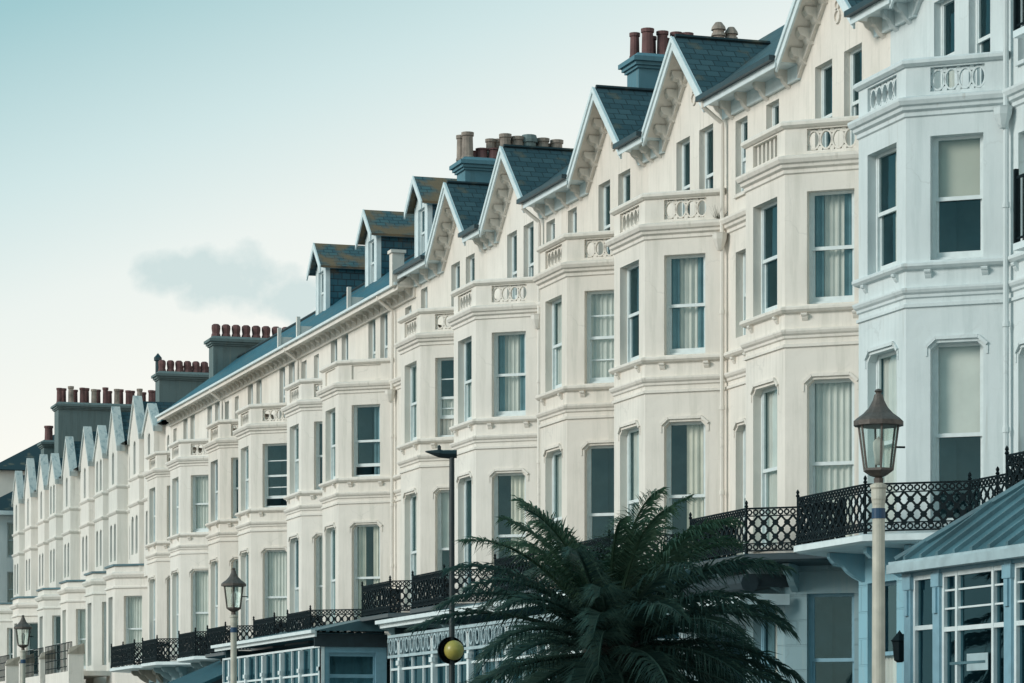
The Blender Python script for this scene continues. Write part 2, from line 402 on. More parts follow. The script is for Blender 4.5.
def head_fill(mb, F, a, b, z1, o0, o1, c):
    """shouldered corners in the head of an opening"""
    for s, g in ((a, 1), (b, -1)):
        q = [(s, z1), (s+g*c, z1), (s, z1-c)]
        mb.face([F(x, o1, z) for x, z in (q if g < 0 else q[::-1])])
        mb.face([F(s+g*c, o0, z1), F(s+g*c, o1, z1), F(s, o1, z1-c), F(s, o0, z1-c)])
def arch_fill(mb, F, a, b, z1, o0, o1, rise=None, n=6):
    m = (a+b)/2; R = (b-a)/2; rise = rise or R
    for k in range(n):
        t0, t1 = pi*k/n, pi*(k+1)/n
        p0, p1 = (m+R*cos(t0), z1-rise+rise*sin(t0)), (m+R*cos(t1), z1-rise+rise*sin(t1))
        mb.face([F(p0[0], o1, z1), F(p1[0], o1, z1), F(p1[0], o1, p1[1]), F(p0[0], o1, p0[1])][::-1])
        mb.face([F(p0[0], o1, p0[1]), F(p1[0], o1, p1[1]), F(p1[0], o0, p1[1]), F(p0[0], o0, p0[1])])
def hood(mb, F, a, b, z1):
    pts = [(a-.06, z1-.20), (a-.06, z1-.05), (a+.08, z1+.075), (b-.08, z1+.075), (b+.06, z1-.05), (b+.06, z1-.20)]
    for i in range(5): fbar(mb, F, pts[i], pts[i+1], (.03, .05, .055, .05, .03)[i], .001, .038 if 0 < i < 4 else .015)

def corbel(mb, F, s, z, w=.12, out=.3, h=.35):
    """scrolled bracket: top at z, against the wall plane"""
    prof = [(0, z), (out, z), (out, z-h*.18), (out*.86, z-h*.36), (out*.62, z-h*.42), (out*.5, z-h*.62), (out*.3, z-h*.8), (.0, z-h)]
    L_ = [F(s-w/2, o, zz) for o, zz in prof]; R_ = [F(s+w/2, o, zz) for o, zz in prof]
    mb.face(L_); mb.face(R_[::-1])
    for i in range(len(prof)-1): mb.face([L_[i+1], L_[i], R_[i], R_[i+1]][::-1])

# ------------------------------------------------------------------ iron railing
def railing(parent, path, z, h=.76, name='railing', posts=True, mat='iron', pitch=.21):
    for i in range(len(path)-1):
        F = Fr(path[i], path[i+1]); mb = MB(); W = F.W
        for za, zb in ((.03, .055), (.15, .17), (h-.15, h-.13), (h-.03, h)): fbox(mb, F, 0, W, -.012, .012, z+za, z+zb)
        lo, hi = z+.16, z+h-.14; H = hi-lo
        nr = max(2, round(W/pitch)); p = W/nr
        rows = max(2, round(H/p)); ph = H/rows
        for k in range(nr):                                    # interlaced circles read as a rounded lattice
            for q in range(rows):
                s, zz = k*p, lo+q*ph
                fbar(mb, F, (s, zz), (s+p, zz+ph), .034, -.008, .008)
                fbar(mb, F, (s, zz+ph), (s+p, zz), .034, -.0075, .0085)
                ring(mb, F, s+p/2, zz+ph/2, .054, .054, .054, -.012, .012, 6)
                if k: ring(mb, F, s, zz, .050, .050, .050, -.011, .011, 6)
        nn = max(3, round(W/.11)); q = W/nn
        for k in range(nn):
            for zz in (z+.1025, z+h-.08): ring(mb, F, (k+.5)*q, zz, .052, .052, .026, -.008, .008, 8)
        mb.build(name, mat, parent)
    if posts:
        for p in path:
            mb = MB(); mb.lathe(p[0], p[1], [(.03, z-.02), (.03, z+.06), (.02, z+.1), (.018, z+h*.5), (.03, z+h*.5+.02), (.018, z+h*.5+.05), (.02, z+h), (.036, z+h+.02), (.018, z+h+.05), (.03, z+h+.075), (.022, z+h+.1), (0, z+h+.13)], 8)
            mb.build('railing_post', mat, parent)

# ------------------------------------------------------------------ a bay-fronted house
XW, XF = 20.95, 19.70
D = XW-XF
def bay_path(yn, yf):
    return [(0, yn), (0, -1.88), (-D, -.88), (-D, .88), (0, 1.88), (0, yf)]

COV = ['net', 'drape', 'pair', 'net', 'pairnet', 'cafe', 'net', 'pale_blind', 'dark']
def house(label, yc, yn, yf, wall='cream', dz=0.0, flat=None, gable=True, covers=None, opens=None, bars=None,
          ground='shaded_g', parapet='pierced', rail=True, roofmat='slate', group=None, ground_win=True, pipe=None, flat_wins=True, prail=None, slab='white', iron_balc=False, bdz=0.0, endsq=False, gwh=4.23):
    root = thing('terraced_house', label, 'terraced house', (XW, yc, 0), group)
    covers = covers or {}; opens = opens or {}; bars = bars or {}
    n, f = yn-yc, yf-yc
    path = bay_path(n, f)
    Fs = [Fr(path[i], path[i+1]) for i in range(5)]
    rv = .15
    Z = lambda z: z+dz
    wins = []     # (seg, a, b, z0, z1, key)
    Wc = Fs[1].W
    fr = (.34, 1.42); cn = (.40, 1.22); cf = (.38, 1.20)
    def add(seg, ab, z0, z1, key): wins.append((seg, ab[0], ab[1], Z(z0), Z(z1), key))
    for fl, z0, z1 in (('A', 5.02, 7.83), ('B', 9.1, 11.0)):
        add(2, fr, z0, z1, fl+'f'); add(1, cn, z0, z1, fl+'n'); add(3, cf, z0, z1, fl+'c')
    if ground_win:
        add(2, fr, 2.0, gwh, 'Gf'); add(1, cn, 2.0, gwh, 'Gn'); add(3, cf, 2.0, gwh, 'Gc')
    # flat-wall windows on the long side
    if flat == 'near': seg, s = 0, .75
    elif flat == 'far': seg, s = 4, Fs[4].W-.75
    if flat:
        w = .29
        for fl, z0, z1 in (('A', 5.02, 7.65), ('B', 9.3, 10.9)): add(seg, (s-w, s+w), z0, z1, fl+'s')
    g0 = -.25
    # top floor (one flat wall): handled in its own frame along y
    walls = MB(); gw = MB(); hd = MB(); br = MB()
    for i, F in enumerate(Fs):
        for lo, hi, mbx, u in ((Z(4.8), Z(11.5), walls, 0), (0, Z(4.8), gw, 0)):
            ops = [(a, b, z0, z1) for sg, a, b, z0, z1, k in wins if sg == i and z0 >= lo-.01 and z1 <= hi+.01]
            wall_seg(mbx, F, lo, hi, ops, rv, u0=i*1.37)
    FT = Fr((0, n), (0, f))
    tops = []
    c0 = g0-n
    tw = .37
    for dd in (-.62, .62): tops.append((c0+dd-tw, c0+dd+tw, Z(11.75), Z(13.55)))
    if flat == 'near': tops.append((.75-.3, .75+.3, Z(11.9), Z(13.35)))
    if flat == 'far': tops.append((FT.W-.75-.3, FT.W-.75+.3, Z(11.9), Z(13.35)))
    ztop = Z(13.8)
    wall_seg(walls, FT, Z(11.5), ztop, tops, .12)
    # gable triangle
    gh, gr = 1.62, 1.5
    if gable:
        walls.face([(0, g0+gh-.1, ztop), (0, g0-gh+.1, ztop), (0, g0, ztop+gr-.1)])
        md = MB(); FG = Fr((0, g0-1), (0, g0+1))
        for zc, r in ((ztop+.62, .1), (ztop+.42, .13)): ring(md, FG, 1, zc, r, r, .035, .001, .035, 12)
        md.build('roundel', wall, root)
    # bay top floor slab
    walls.face([(0, -1.88, Z(11.5)), (-D, -.88, Z(11.5)), (-D, .88, Z(11.5)), (0, 1.88, Z(11.5))])
    # back and side closure
    walls.face([(6.5, n, 0), (6.5, f, 0), (6.5, f, ztop), (6.5, n, ztop)])
    for yy in (n+.004, f-.004): walls.face([(0, yy, 0), (6.5, yy, 0), (6.5, yy, ztop), (0, yy, ztop)])
    for i, F in enumerate(Fs):
        for sg, a, b, z0, z1, k in wins:
            if sg != i: continue
            if k[0] == 'A': head_fill(walls, F, a, b, z1, -rv, -.01, .1); hd = MB(); hood(hd, F, a, b, z1); hd.build('hood_mould', wall, root)
            if k[0] == 'B':
                for s in (a-.03, b+.03): br = MB(); corbel(br, F, s, Z(8.95), .10, .09, .13); br.build('sill_bracket', wall, root)
            if k[0] == 'A':
                for zz in (): pass
    walls.build('wall', wall, root)
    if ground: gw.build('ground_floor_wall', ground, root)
    rs = random.Random(int(yc*10))
    for sg, a, b, z0, z1, k in wins:
        cv = covers.get(k) or rs.choice(COV)
        window(root, Fs[sg], a, b, z0, z1, rv, cv, bars.get(k, 0), opens.get(k, 0.0), sill=(k[0] != 'B'), wallmat=wall, trim='tealtrim' if k[0] == 'G' else 'trim')
    for a, b, z0, z1 in tops:
        window(root, FT, a, b, z0, z1, .12, rs.choice(['none', 'dark', 'none', 'cafe']), 0, rs.choice([0, 0, .25]), wallmat=wall)
    # string courses
    for nm, prof in (('string_course', [(0, 8.38), (.035, 8.39), (.035, 8.44), (0, 8.45)]),
                     ('string_course', [(0, 8.52), (.03, 8.54), (.035, 8.58), (.07, 8.61), (.09, 8.65), (.09, 8.68), (0, 8.70)]),
                     ('sill_course', [(0, 8.95), (.06, 8.97), (.10, 9.01), (.10, 9.05), (.08, 9.07), (-.1, 9.10)]),
                     ('cornice', [(0, 11.30), (.03, 11.32), (.03, 11.38), (.08, 11.41), (.09, 11.46), (.13, 11.48), (.16, 11.54), (.16, 11.58), (.0, 11.63)])):
        mb = MB(); sweep(mb, path, [(o, Z(z)) for o, z in prof]); mb.build(nm, wall, root)
    # parapet round the bay roof
    pp = path[1:5]; pin = offs([(.3, -1.88-.24)] + pp[1:3] + [(.3, 1.88+.24)], 0)
    pm = MB(); tr = MB()
    zz0, zz1 = Z(11.62), Z(12.10)
    for i in range(3):
        F = Fr(pp[i], pp[i+1]); W = F.W; m = W/2
        ow = .54 if i == 1 else .42
        op = (m-ow, m+ow, Z(11.68), Z(12.05))
        if parapet == 'solid':
            wall_seg(pm, F, zz0, zz1, [op], .04)
            pm.face([F(op[1], -.04, op[2]), F(op[0], -.04, op[2]), F(op[0], -.04, op[3]), F(op[1], -.04, op[3])])
        else:
            wall_seg(pm, F, zz0, zz1, [op], .17)
            if i in (prail or ()):
                for k in range(6): s = op[0]+(op[1]-op[0])*(k+.5)/6; fbox(tr, F, s-.028, s+.028, -.115, -.055, op[2], op[3])
            else:
                nn = 5 if i == 1 else 4; st = (op[1]-op[0])/nn; cz = (op[2]+op[3])/2; hh = (op[3]-op[2])/2
                for k in range(nn):
                    ring(tr, F, op[0]+(k+.5)*st, cz, st*.56, hh*.93, .03, -.12, -.05, 14)
                for k in range(nn+1):
                    s = min(max(op[0]+k*st, op[0]+.03), op[1]-.03)
                    for g in (-1, 1): ring(tr, F, s, cz+g*hh*.80, .042, .042, .042, -.115, -.055, 8)
    qi = offs(pp, -.17)
    for i in range(3):
        F = Fr(qi[i], qi[i+1]); F0 = Fr(pp[i], pp[i+1]); m0 = F0.W/2
        sh = (qi[i][0]-pp[i][0])*F.d[0]+(qi[i][1]-pp[i][1])*F.d[1]
        ow = .54 if i == 1 else .42
        ops = [] if parapet == 'solid' else [(m0-ow-sh, m0+ow-sh, Z(11.68), Z(12.05))]
        wall_seg(pm, F, zz0, zz1, ops, 0.0)
    pm.build('parapet', wall, root)
    if tr.f: tr.build('balustrade', wall, root)
    mb = MB(); sweep(mb, pp, [(-.2, 12.08+dz), (.03, 12.08+dz), (.08, 12.12+dz), (.08, 12.17+dz), (.05, 12.2+dz), (-.2, 12.2+dz)]); mb.build('coping', wall, root)
    # eaves
    eo = .5
    ge = MB()
    spans = [(n, g0-gh), (g0+gh, f)] if gable else [(n, f)]
    for k, (a, b) in enumerate(spans):
        if b-a < .05: continue
        F = Fr((0, a), (0, b))
        so = MB(); fbox(so, F, 0, F.W, -.05, eo-.02, ztop-.06, ztop-.01); fbox(so, F, 0, F.W, eo-.02, eo, ztop-.14, ztop+.02)
        fbox(so, F, 0, F.W, .0, .07, ztop-.32, ztop-.06)
        so.build('eaves_board', 'white' if gable else wall, root)
        gt = MB(); fbox(gt, F, 0, F.W, eo+.002, eo+(.11 if gable else .08), ztop-.02, ztop+(.075 if gable else .05)); gt.build('gutter', 'gutter' if gable else 'white', root)
        nb = (max(2, round(F.W/.85)) if F.W > .6 else 1) if gable else max(2, round(F.W/.6))
        for j in range(nb):
            cb = MB(); corbel(cb, F, (j+.5)*F.W/nb, ztop-.06, .13, .27 if gable else .22, .33 if gable else .26); cb.build('eaves_bracket', wall, root)
    # main roof
    pitch = .75 if gable else .75
    dr = 3.6 if gable else 2.9
    rz = ztop+.03
    rf = MB()
    x0 = -eo-.03
    def slope(mb, pts, o=(0, 0, 0)):
        # uv from y and slope distance
        mb.face(pts, [(p[1], sqrt((p[0]-x0)**2+(p[2]-rz)**2)) for p in pts])
    xr = x0+dr; zr = rz+dr*pitch
    if gable:
        # front slope is interrupted by the gable: left, right and above
        xg = x0+.02+gr/pitch
        slope(rf, [(x0, g0-gh, rz), (x0, n, rz), (xr, n, zr), (xr, g0-gh, zr)])
        slope(rf, [(x0, f, rz), (x0, g0+gh, rz), (xr, g0+gh, zr), (xr, f, zr)])
        slope(rf, [(xg, g0, rz+gr), (x0, g0-gh, rz), (xr, g0-gh, zr), (xr, g0, zr)]); slope(rf, [(x0, g0+gh, rz), (xg, g0, rz+gr), (xr, g0, zr), (xr, g0+gh, zr)])
    else:
        slope(rf, [(x0, f, rz), (x0, n, rz), (xr, n, zr), (xr, f, zr)])
    rf.face([(xr, f, zr), (xr, n, zr), (xr+1.2, n, zr+(-.9 if gable else .05)), (xr+1.2, f, zr+(-.9 if gable else .05))])
    rf.face([(xr+1.2, f, zr+(-.9 if gable else .05)), (xr+1.2, n, zr+(-.9 if gable else .05)), (6.6, n, ztop), (6.6, f, ztop)])
    rb = -.9 if gable else .05
    vgs = []
    for yy in (n+.002, f-.002): vg = MB(); vgs.append(vg); vg.face([(x0+.04, yy, ztop-.005), (xr, yy, zr-.02), (xr+1.2, yy, zr+rb-.02), (6.58, yy, ztop-.005)])
    roof = rf.build('roof', roofmat, root)
    for vg in vgs: vg.build('verge', wall, roof)
    if not gable:
        rt = MB(); rt.tube([(xr, n, zr+.02), (xr, f, zr+.02)], .06, 6); rt.build('ridge', 'slate', roof)
    if gable:
        gf = MB(); xf = -.42; ap = ztop+gr; xg = x0+gr/pitch+.1; T = .09
        for g in (-1, 1):
            p = [(xf, g0, ap), (xg, g0, ap), (x0+.05, g0+g*gh, ztop), (xf, g0+g*gh, ztop)]
            up = [(a, b, c+T) for a, b, c in p]
            uv = [(q[0], abs(q[1]-g0)*1.35) for q in p]
            gf.face(up if g < 0 else up[::-1], uv if g < 0 else uv[::-1]); gf.face(p, uv)
            gf.face([p[0], p[3], up[3], up[0]]); 
        grf = gf.build('gable_roof', 'slate', root)
        rt = MB(); rt.tube([(xf+.02, g0, ap+T+.01), (xg, g0, ap+T+.01)], .05, 6); rt.build('ridge', 'slate', grf)
        for g in (-1, 1):
            bb = MB()
            # barge board: sloping plank at the verge
            def P(t, dzz, x): return (x, g0+g*gh*t*1.03, ap+T-.02-gr*1.03*t+dzz)
            for (xa, xb, za, zb) in ((xf-.045, xf-.005, -.24, .02), (xf-.075, xf-.047, -.085, .03)):
                a = [P(0, za-.0, xa), P(1, za, xa), P(1, za, xb), P(0, za, xb), P(0, zb, xa), P(1, zb, xa), P(1, zb, xb), P(0, zb, xb)]
                bb.hexa(a)
            bb.build('bargeboard', 'white', root)
            cb = MB()
            ns = 5
            for k in range(ns):      # scalloped corbels up the rake
                t = (k+.62)/ns*.96; yy = g0+g*gh*t; zz = ap-gr*t-.06
                cb = MB(); w = .16; prof = [(0, .03), (.30, .03), (.30, -.04), (.25, -.11), (.15, -.13), (.11, -.2), (.04, -.25), (0, -.26)]
                y0_, y1_ = yy-w/2, yy+w/2
                l = [(-o, y0_, zz+q+.03-.93*g*(-w/2)*0) for o, q in prof]; r_ = [(-o, y1_, zz+q) for o, q in prof]
                cb.face(l); cb.face(r_[::-1])
                for i in range(len(prof)-1): cb.face([l[i+1], l[i], r_[i], r_[i+1]])
                cb.build('gable_corbel', wall, root)
            # raking bed mould and boarded soffit
            cb = MB()
            a = [(-.07, g0, ap-.30), (-.07, g0+g*gh, ap-.30-gr), (0.02, g0+g*gh, ap-.30-gr), (0.02, g0, ap-.30), (-.07, g0, ap-.02), (-.07, g0+g*gh, ap-.02-gr), (0.02, g0+g*gh, ap-.02-gr), (0.02, g0, ap-.02)]
            cb.hexa(a)
            cb.hexa([(-.44, g0, ap-.035), (-.44, g0+g*gh, ap-.035-gr), (0.0, g0+g*gh, ap-.035-gr), (0.0, g0, ap-.035), (-.44, g0, ap-.01), (-.44, g0+g*gh, ap-.01-gr), (0.0, g0+g*gh, ap-.01-gr), (0.0, g0, ap-.01)])
            cb.build('verge_soffit', wall, root)
    # downpipe
    if pipe is not None:
        py = pipe
        pb = MB(); pb.tube([(-.5, py, ztop-.02), (-.5, py, ztop-.12), (-.12, py, ztop-.4), (-.11, py, ztop-.5), (-.11, py, Z(11.7))], .045, 8)
        pb.tube([(-.11, py, Z(11.7)), (-.11, py, 5)], .045, 8)
        pb.lathe(-.16, py, [(.05, Z(11.0)), (.08, Z(11.05)), (.14, Z(11.2)), (.15, Z(11.3)), (.16, Z(11.32))], 8)
        for zz in (6.4, 8.0, 9.8): pb.lathe(-.11, py, [(.06, zz), (.06, zz+.08)], 8)
        pb.build('downpipe', wall, root, smooth=False)
    # first-floor balcony
    Z0 = Z; Z = lambda z: Z0(z)+bdz
    bp = offs(path, .87); spath = path
    if endsq:          # last balcony runs square past the end of the row
        spath = path[:4]+[(-D, f+.2)]; bp = offs(spath, .87)+[(0, f+.2)]
    sl = MB(); sweep(sl, spath, [(.0, Z(4.70)), (.85, Z(4.73)), (.93, Z(4.76)), (.93, Z(4.85)), (.9, Z(4.865)), (0, Z(4.87))])
    bal = sl.build('balcony', slab, root)
    for i in (1, 2, 3):
        F = Fs[i]
        for s in (.18, F.W-.18):
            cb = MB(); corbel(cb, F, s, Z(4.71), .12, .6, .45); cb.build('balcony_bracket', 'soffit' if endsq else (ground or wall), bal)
    if rail: railing(bal, bp, Z(4.872))
    if iron_balc:
        for zz in (8.93, 12.05):
            
            ya, yb = 2.0, f+.0
            ib = MB(); fbox(ib, Fr((0, ya), (0, yb)), 0, yb-ya, .0, .62, zz, zz+.1); io = ib.build('iron_balcony', 'white', root)
            F = Fr((-.57, ya), (-.57, yb)); rr = MB()
            fbox(rr, F, 0, F.W, -.012, .012, zz+.16, zz+.19); fbox(rr, F, 0, F.W, -.014, .014, zz+1.05, zz+1.09)
            nn = int(F.W/.11)
            for k in range(nn+1): s = F.W*k/nn; fbox(rr, F, s-.009, s+.009, -.009, .009, zz+.1, zz+1.05+(.1 if k % 3 == 0 else 0))
            F2 = Fr((-.57, ya+.01), (-.0, ya+.01))
            fbox(rr, F2, 0, .57, -.012, .012, zz+1.05, zz+1.09)
            for k in range(5): s = .57*k/5; fbox(rr, F2, s-.009, s+.009, -.009, .009, zz+.1, zz+1.05)
            fbox(rr, F, F.W-.03, F.W+.03, -.03, .03, zz+.1, zz+1.2)
            rr.build('railing', 'iron', io)
    return root

def chimney(root, x0, x1, y, zc, mat, pots, w=.75, zb=13.5):
    """party-wall stack; local y relative to root, x world"""
    ry = root.location.y; a, b = x0-XW, x1-XW; y0, y1 = y-ry-w/2, y-ry+w/2
    mb = MB(); mb.box(a, b, y0, y1, zb, zc-.26)
    for e, za, zd in ((.05, -.26, -.2), (.10, -.2, -.12), (.16, -.12, -.02)): mb.box(a-e, b+e, y0-e, y1+e, zc+za, zc+zd-.001)
    mb.hexa([(a-.1, y0-.1, zc-.02), (b+.1, y0-.1, zc-.02), (b+.1, y1+.1, zc-.02), (a-.1, y1+.1, zc-.02), (a, y0+.05, zc+.09), (b, y0+.05, zc+.09), (b, y1-.05, zc+.09), (a, y1-.05, zc+.09)])
    st = mb.build('chimney', mat, root)
    for px, dy, h, r, pm, kind in pots:
        p = MB(); cx, cy = px-XW, (y0+y1)/2+dy; z = zc+.06
        if kind == 'plain': pr = [(r*1.12, z), (r*1.12, z+.05), (r, z+.08), (r*.92, z+h*.85), (r*1.1, z+h*.87), (r*1.12, z+h), (r*.8, z+h), (r*.8, z+h*.8)]
        elif kind == 'louvre':
            pr = [(r*1.1, z), (r*1.1, z+.1)]
            nl = 5
            for k in range(nl):
                q = z+.1+(h-.2)*k/nl; s = (h-.2)/nl
                pr += [(r*.85, q), (r*.85, q+s*.45), (r*1.12, q+s*.5), (r*1.0, q+s*.98)]
            pr += [(r*.9, z+h-.08), (r*.5, z+h), (0, z+h)]
        elif kind == 'cowl': pr = [(r, z), (r, z+h*.7), (r*1.2, z+h*.7), (r*1.2, z+h*.8), (r*1.0, z+h*.95), (0, z+h)]
        else: pr = [(r*1.15, z), (r*1.0, z+.12), (r*.85, z+h*.35), (r*1.0, z+h*.7), (r*.95, z+h*.9), (r*.6, z+h)]
        p.lathe(cx, cy, pr, 12 if kind != 'oct' else 8); p.build('chimney_pot', pm, st, smooth=False)
    return st

# corners measured along the street -> bay centres
cen = {'m1': 36.1, 0: 42.96, 1: 47.73, 2: 54.58, 3: 59.23, 4: 65.65, 5: 70.23, 6: 78.19, 7: 82.36, 8: 88.77, 9: 93.19, 10: 99.47, 11: 103.59}
G = 'tall bay-fronted terraced houses'
def mid(a, b): return (cen[a]+cen[b])/2
b_m10 = 39.75
A = {}
A['m1'] = house('white terraced house at the right edge behind the glazed conservatory', 35.7, 33.0, b_m10, 'blue', flat='far', group=G, ground='blue_g', iron_balc=True)
A[0] = house('pale blue house with broad bay window behind the cream lamp post', cen[0], b_m10, mid(0, 1), 'blue', flat='near', group=G, ground='blue_g',
             covers={'Bn': 'blind', 'An': 'pale_blind', 'Bf': 'drape', 'Af': 'net'}, pipe=-1.98)
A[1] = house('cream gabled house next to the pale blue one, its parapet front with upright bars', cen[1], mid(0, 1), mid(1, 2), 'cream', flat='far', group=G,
             slab='gutter', covers={'Bn': 'pairnet', 'An': 'net', 'Bf': 'dark', 'Af': 'net', 'Gn': 'none'}, ground='shaded_g', prail=(1,))
A[2] = house('cream gabled house directly right of the palm, curtains parted in its bay', cen[2], mid(1, 2), mid(2, 3), 'cream', flat='near', group=G,
             slab='gutter', covers={'Bn': 'pairnet', 'An': 'drape', 'Bf': 'dark', 'Af': 'net'}, pipe=-1.98)
A[3] = house('cream gabled house behind the palm top, lower of the two beneath the blue chimney stack', cen[3], mid(2, 3), mid(3, 4), 'cream3', flat='far', group=G,
             slab='gutter', covers={'Bn': 'net', 'An': 'dark', 'Bf': 'net', 'Af': 'net'}, bars={'Bn': 1})
A[4] = house('cream gabled house just left of the palm top with downpipe by its gable', cen[4], mid(3, 4), mid(4, 5), 'cream2', flat='near', group=G,
             slab='gutter', covers={'Bn': 'pairnet', 'An': 'drape', 'Bf': 'cafe', 'Af': 'drape'}, pipe=-1.98)
A[5] = house('smallest and furthest of the cream gabled houses with scalloped gable corbels', cen[5], mid(4, 5), 74.15, 'cream', flat='far', group=G,
             slab='gutter', covers={'Bn': 'cafe', 'An': 'pale_blind', 'Bf': 'net', 'Af': 'net'}, opens={'Bn': .4}, bars={'Bn': 1})
kw = dict(gable=False, dz=-.26, group=G, roofmat='slateb', bdz=-.08)
A[6] = house('cream flat-eaved house with plain recessed panels in its bay parapet', cen[6], 74.15, mid(6, 7), 'cream', flat='near', parapet='solid', slab='gutter', covers={'Bn': 'dark', 'An': 'pair', 'Bf': 'net'}, opens={'Bn': .22}, pipe=-2.1, **kw)
A[7] = house('cream flat-eaved house left of the one with the plain parapet, under the middle dormer', cen[7], mid(6, 7), mid(7, 8), 'cream2', flat='far', slab='gutter', covers={'Bn': 'dark', 'An': 'net'}, **kw)
A[8] = house('flat-eaved house with open lower sash in its bay, just right of the middle lantern', cen[8], mid(7, 8), mid(8, 9), 'cream', flat='near', slab='gutter', covers={'Bn': 'none', 'An': 'net', 'Bf': 'net'}, bars={'Bn': 1}, opens={'Bn': .22}, pipe=-2.1, **kw)
A[9] = house('flat-eaved house directly behind the middle lantern of the three', cen[9], mid(8, 9), mid(9, 10), 'cream3', flat='far', covers={'Bn': 'dark', 'An': 'net'}, **kw)
A[10] = house('flat-eaved house with lace curtained bay, left of the middle lantern', cen[10], mid(9, 10), mid(10, 11), 'cream2', flat='near', covers={'Bn': 'net', 'An': 'net'}, pipe=-2.1, **kw)
A[11] = house('last flat-eaved house, touching the row of narrow steep gables', cen[11], mid(10, 11), 106.6, 'cream', flat='far', endsq=True, covers={'Bn': 'net', 'An': 'pair'}, **kw)

# chimneys
RP = 'pot'
def pots(lst): return [(22.72+(u-633)/43, dy, h*.86, r*.84, m_, k) for u, dy, h, r, m_, k in lst]
p1 = pots([(633, .16, .66, .13, RP, 'plain'), (641, -.16, .70, .16, RP, 'plain'), (650, .16, .6, .13, RP, 'plain'), (656, -.16, .66, .15, RP, 'plain'), (664, .16, .58, .12, RP, 'plain'), (670, -.16, .66, .15, RP, 'plain'),
      (682, -.1, .68, .16, RP, 'plain'), (692, -.1, .56, .14, RP, 'plain'), (703, .1, .6, .14, RP, 'plain'), (714, -.12, 1.02, .18, 'buff', 'louvre'), (727, -.12, .92, .17, 'buff', 'louvre'), (740, .0, .60, .17, RP, 'plain'), (753, -.1, .62, .2, 'stack_grey', 'cowl')])
chimney(A[3], 22.62, 26.0, mid(3, 4), 16.87, 'stack_blue', p1)
p2 = [(22.2, .16, .66, .12, 'buff', 'plain'), (22.28, -.16, .68, .15, 'buff', 'plain'), (22.5, 0, .24, .12, RP, 'plain'), (22.68, -.1, .3, .15, RP, 'plain'), (22.98, .1, .6, .13, 'buff', 'plain'), (23.0, -.18, .3, .16, RP, 'plain'), (23.2, .15, .62, .12, 'buff', 'plain'),
      (23.3, -.15, .70, .15, 'buff', 'plain'), (23.52, .14, .62, .12, 'buff', 'plain'), (23.64, -.12, .66, .16, 'buff', 'plain'), (23.96, -.1, .76, .19, 'stack_grey', 'cowl'), (24.22, .14, .6, .12, 'buff', 'plain'), (24.34, -.1, .66, .16, 'buff', 'plain'), (24.58, .14, .58, .12, 'buff', 'plain'), (24.72, -.1, .64, .16, 'buff', 'plain')]
chimney(A[5], 22.15, 25.4, 74.15, 16.76, 'stack_blue', p2)
chimney(A[7], 24.1, 27.0, mid(7, 8), 16.95, 'stack_grey', [(24.4+.55*k, 0, .7, .18, 'buff' if k % 2 else 'stack_grey', 'plain') for k in range(5)])
chimney(A[11], 22.4, 26.5, 106.5, 16.42, 'stack_grey', [(22.58+.37*k, 0, .50, .165, RP, 'oct') for k in range(11)])

# parapet stubs between roofs of the lower row
for i, yy in ((6, 79.3), (7, 85.2), (8, 87.6)):
    r = A[i]; mb = MB(); y = yy-r.location.y; mb.box(-.50, -.40, y-.06, y+.06, 13.5, 14.22); mb.box(-.39, .6, y-.05, y+.05, 13.5, 13.95)
    mb.build('fire_break', 'cream2', r)
mb = MB(); mb.box(-.62, -.3, -3.98, -3.7, 13.5, 14.35); mb.box(-.66, -.26, -4.02, -3.66, 14.35, 14.43); mb.build('fire_break', 'cream2', A[6])

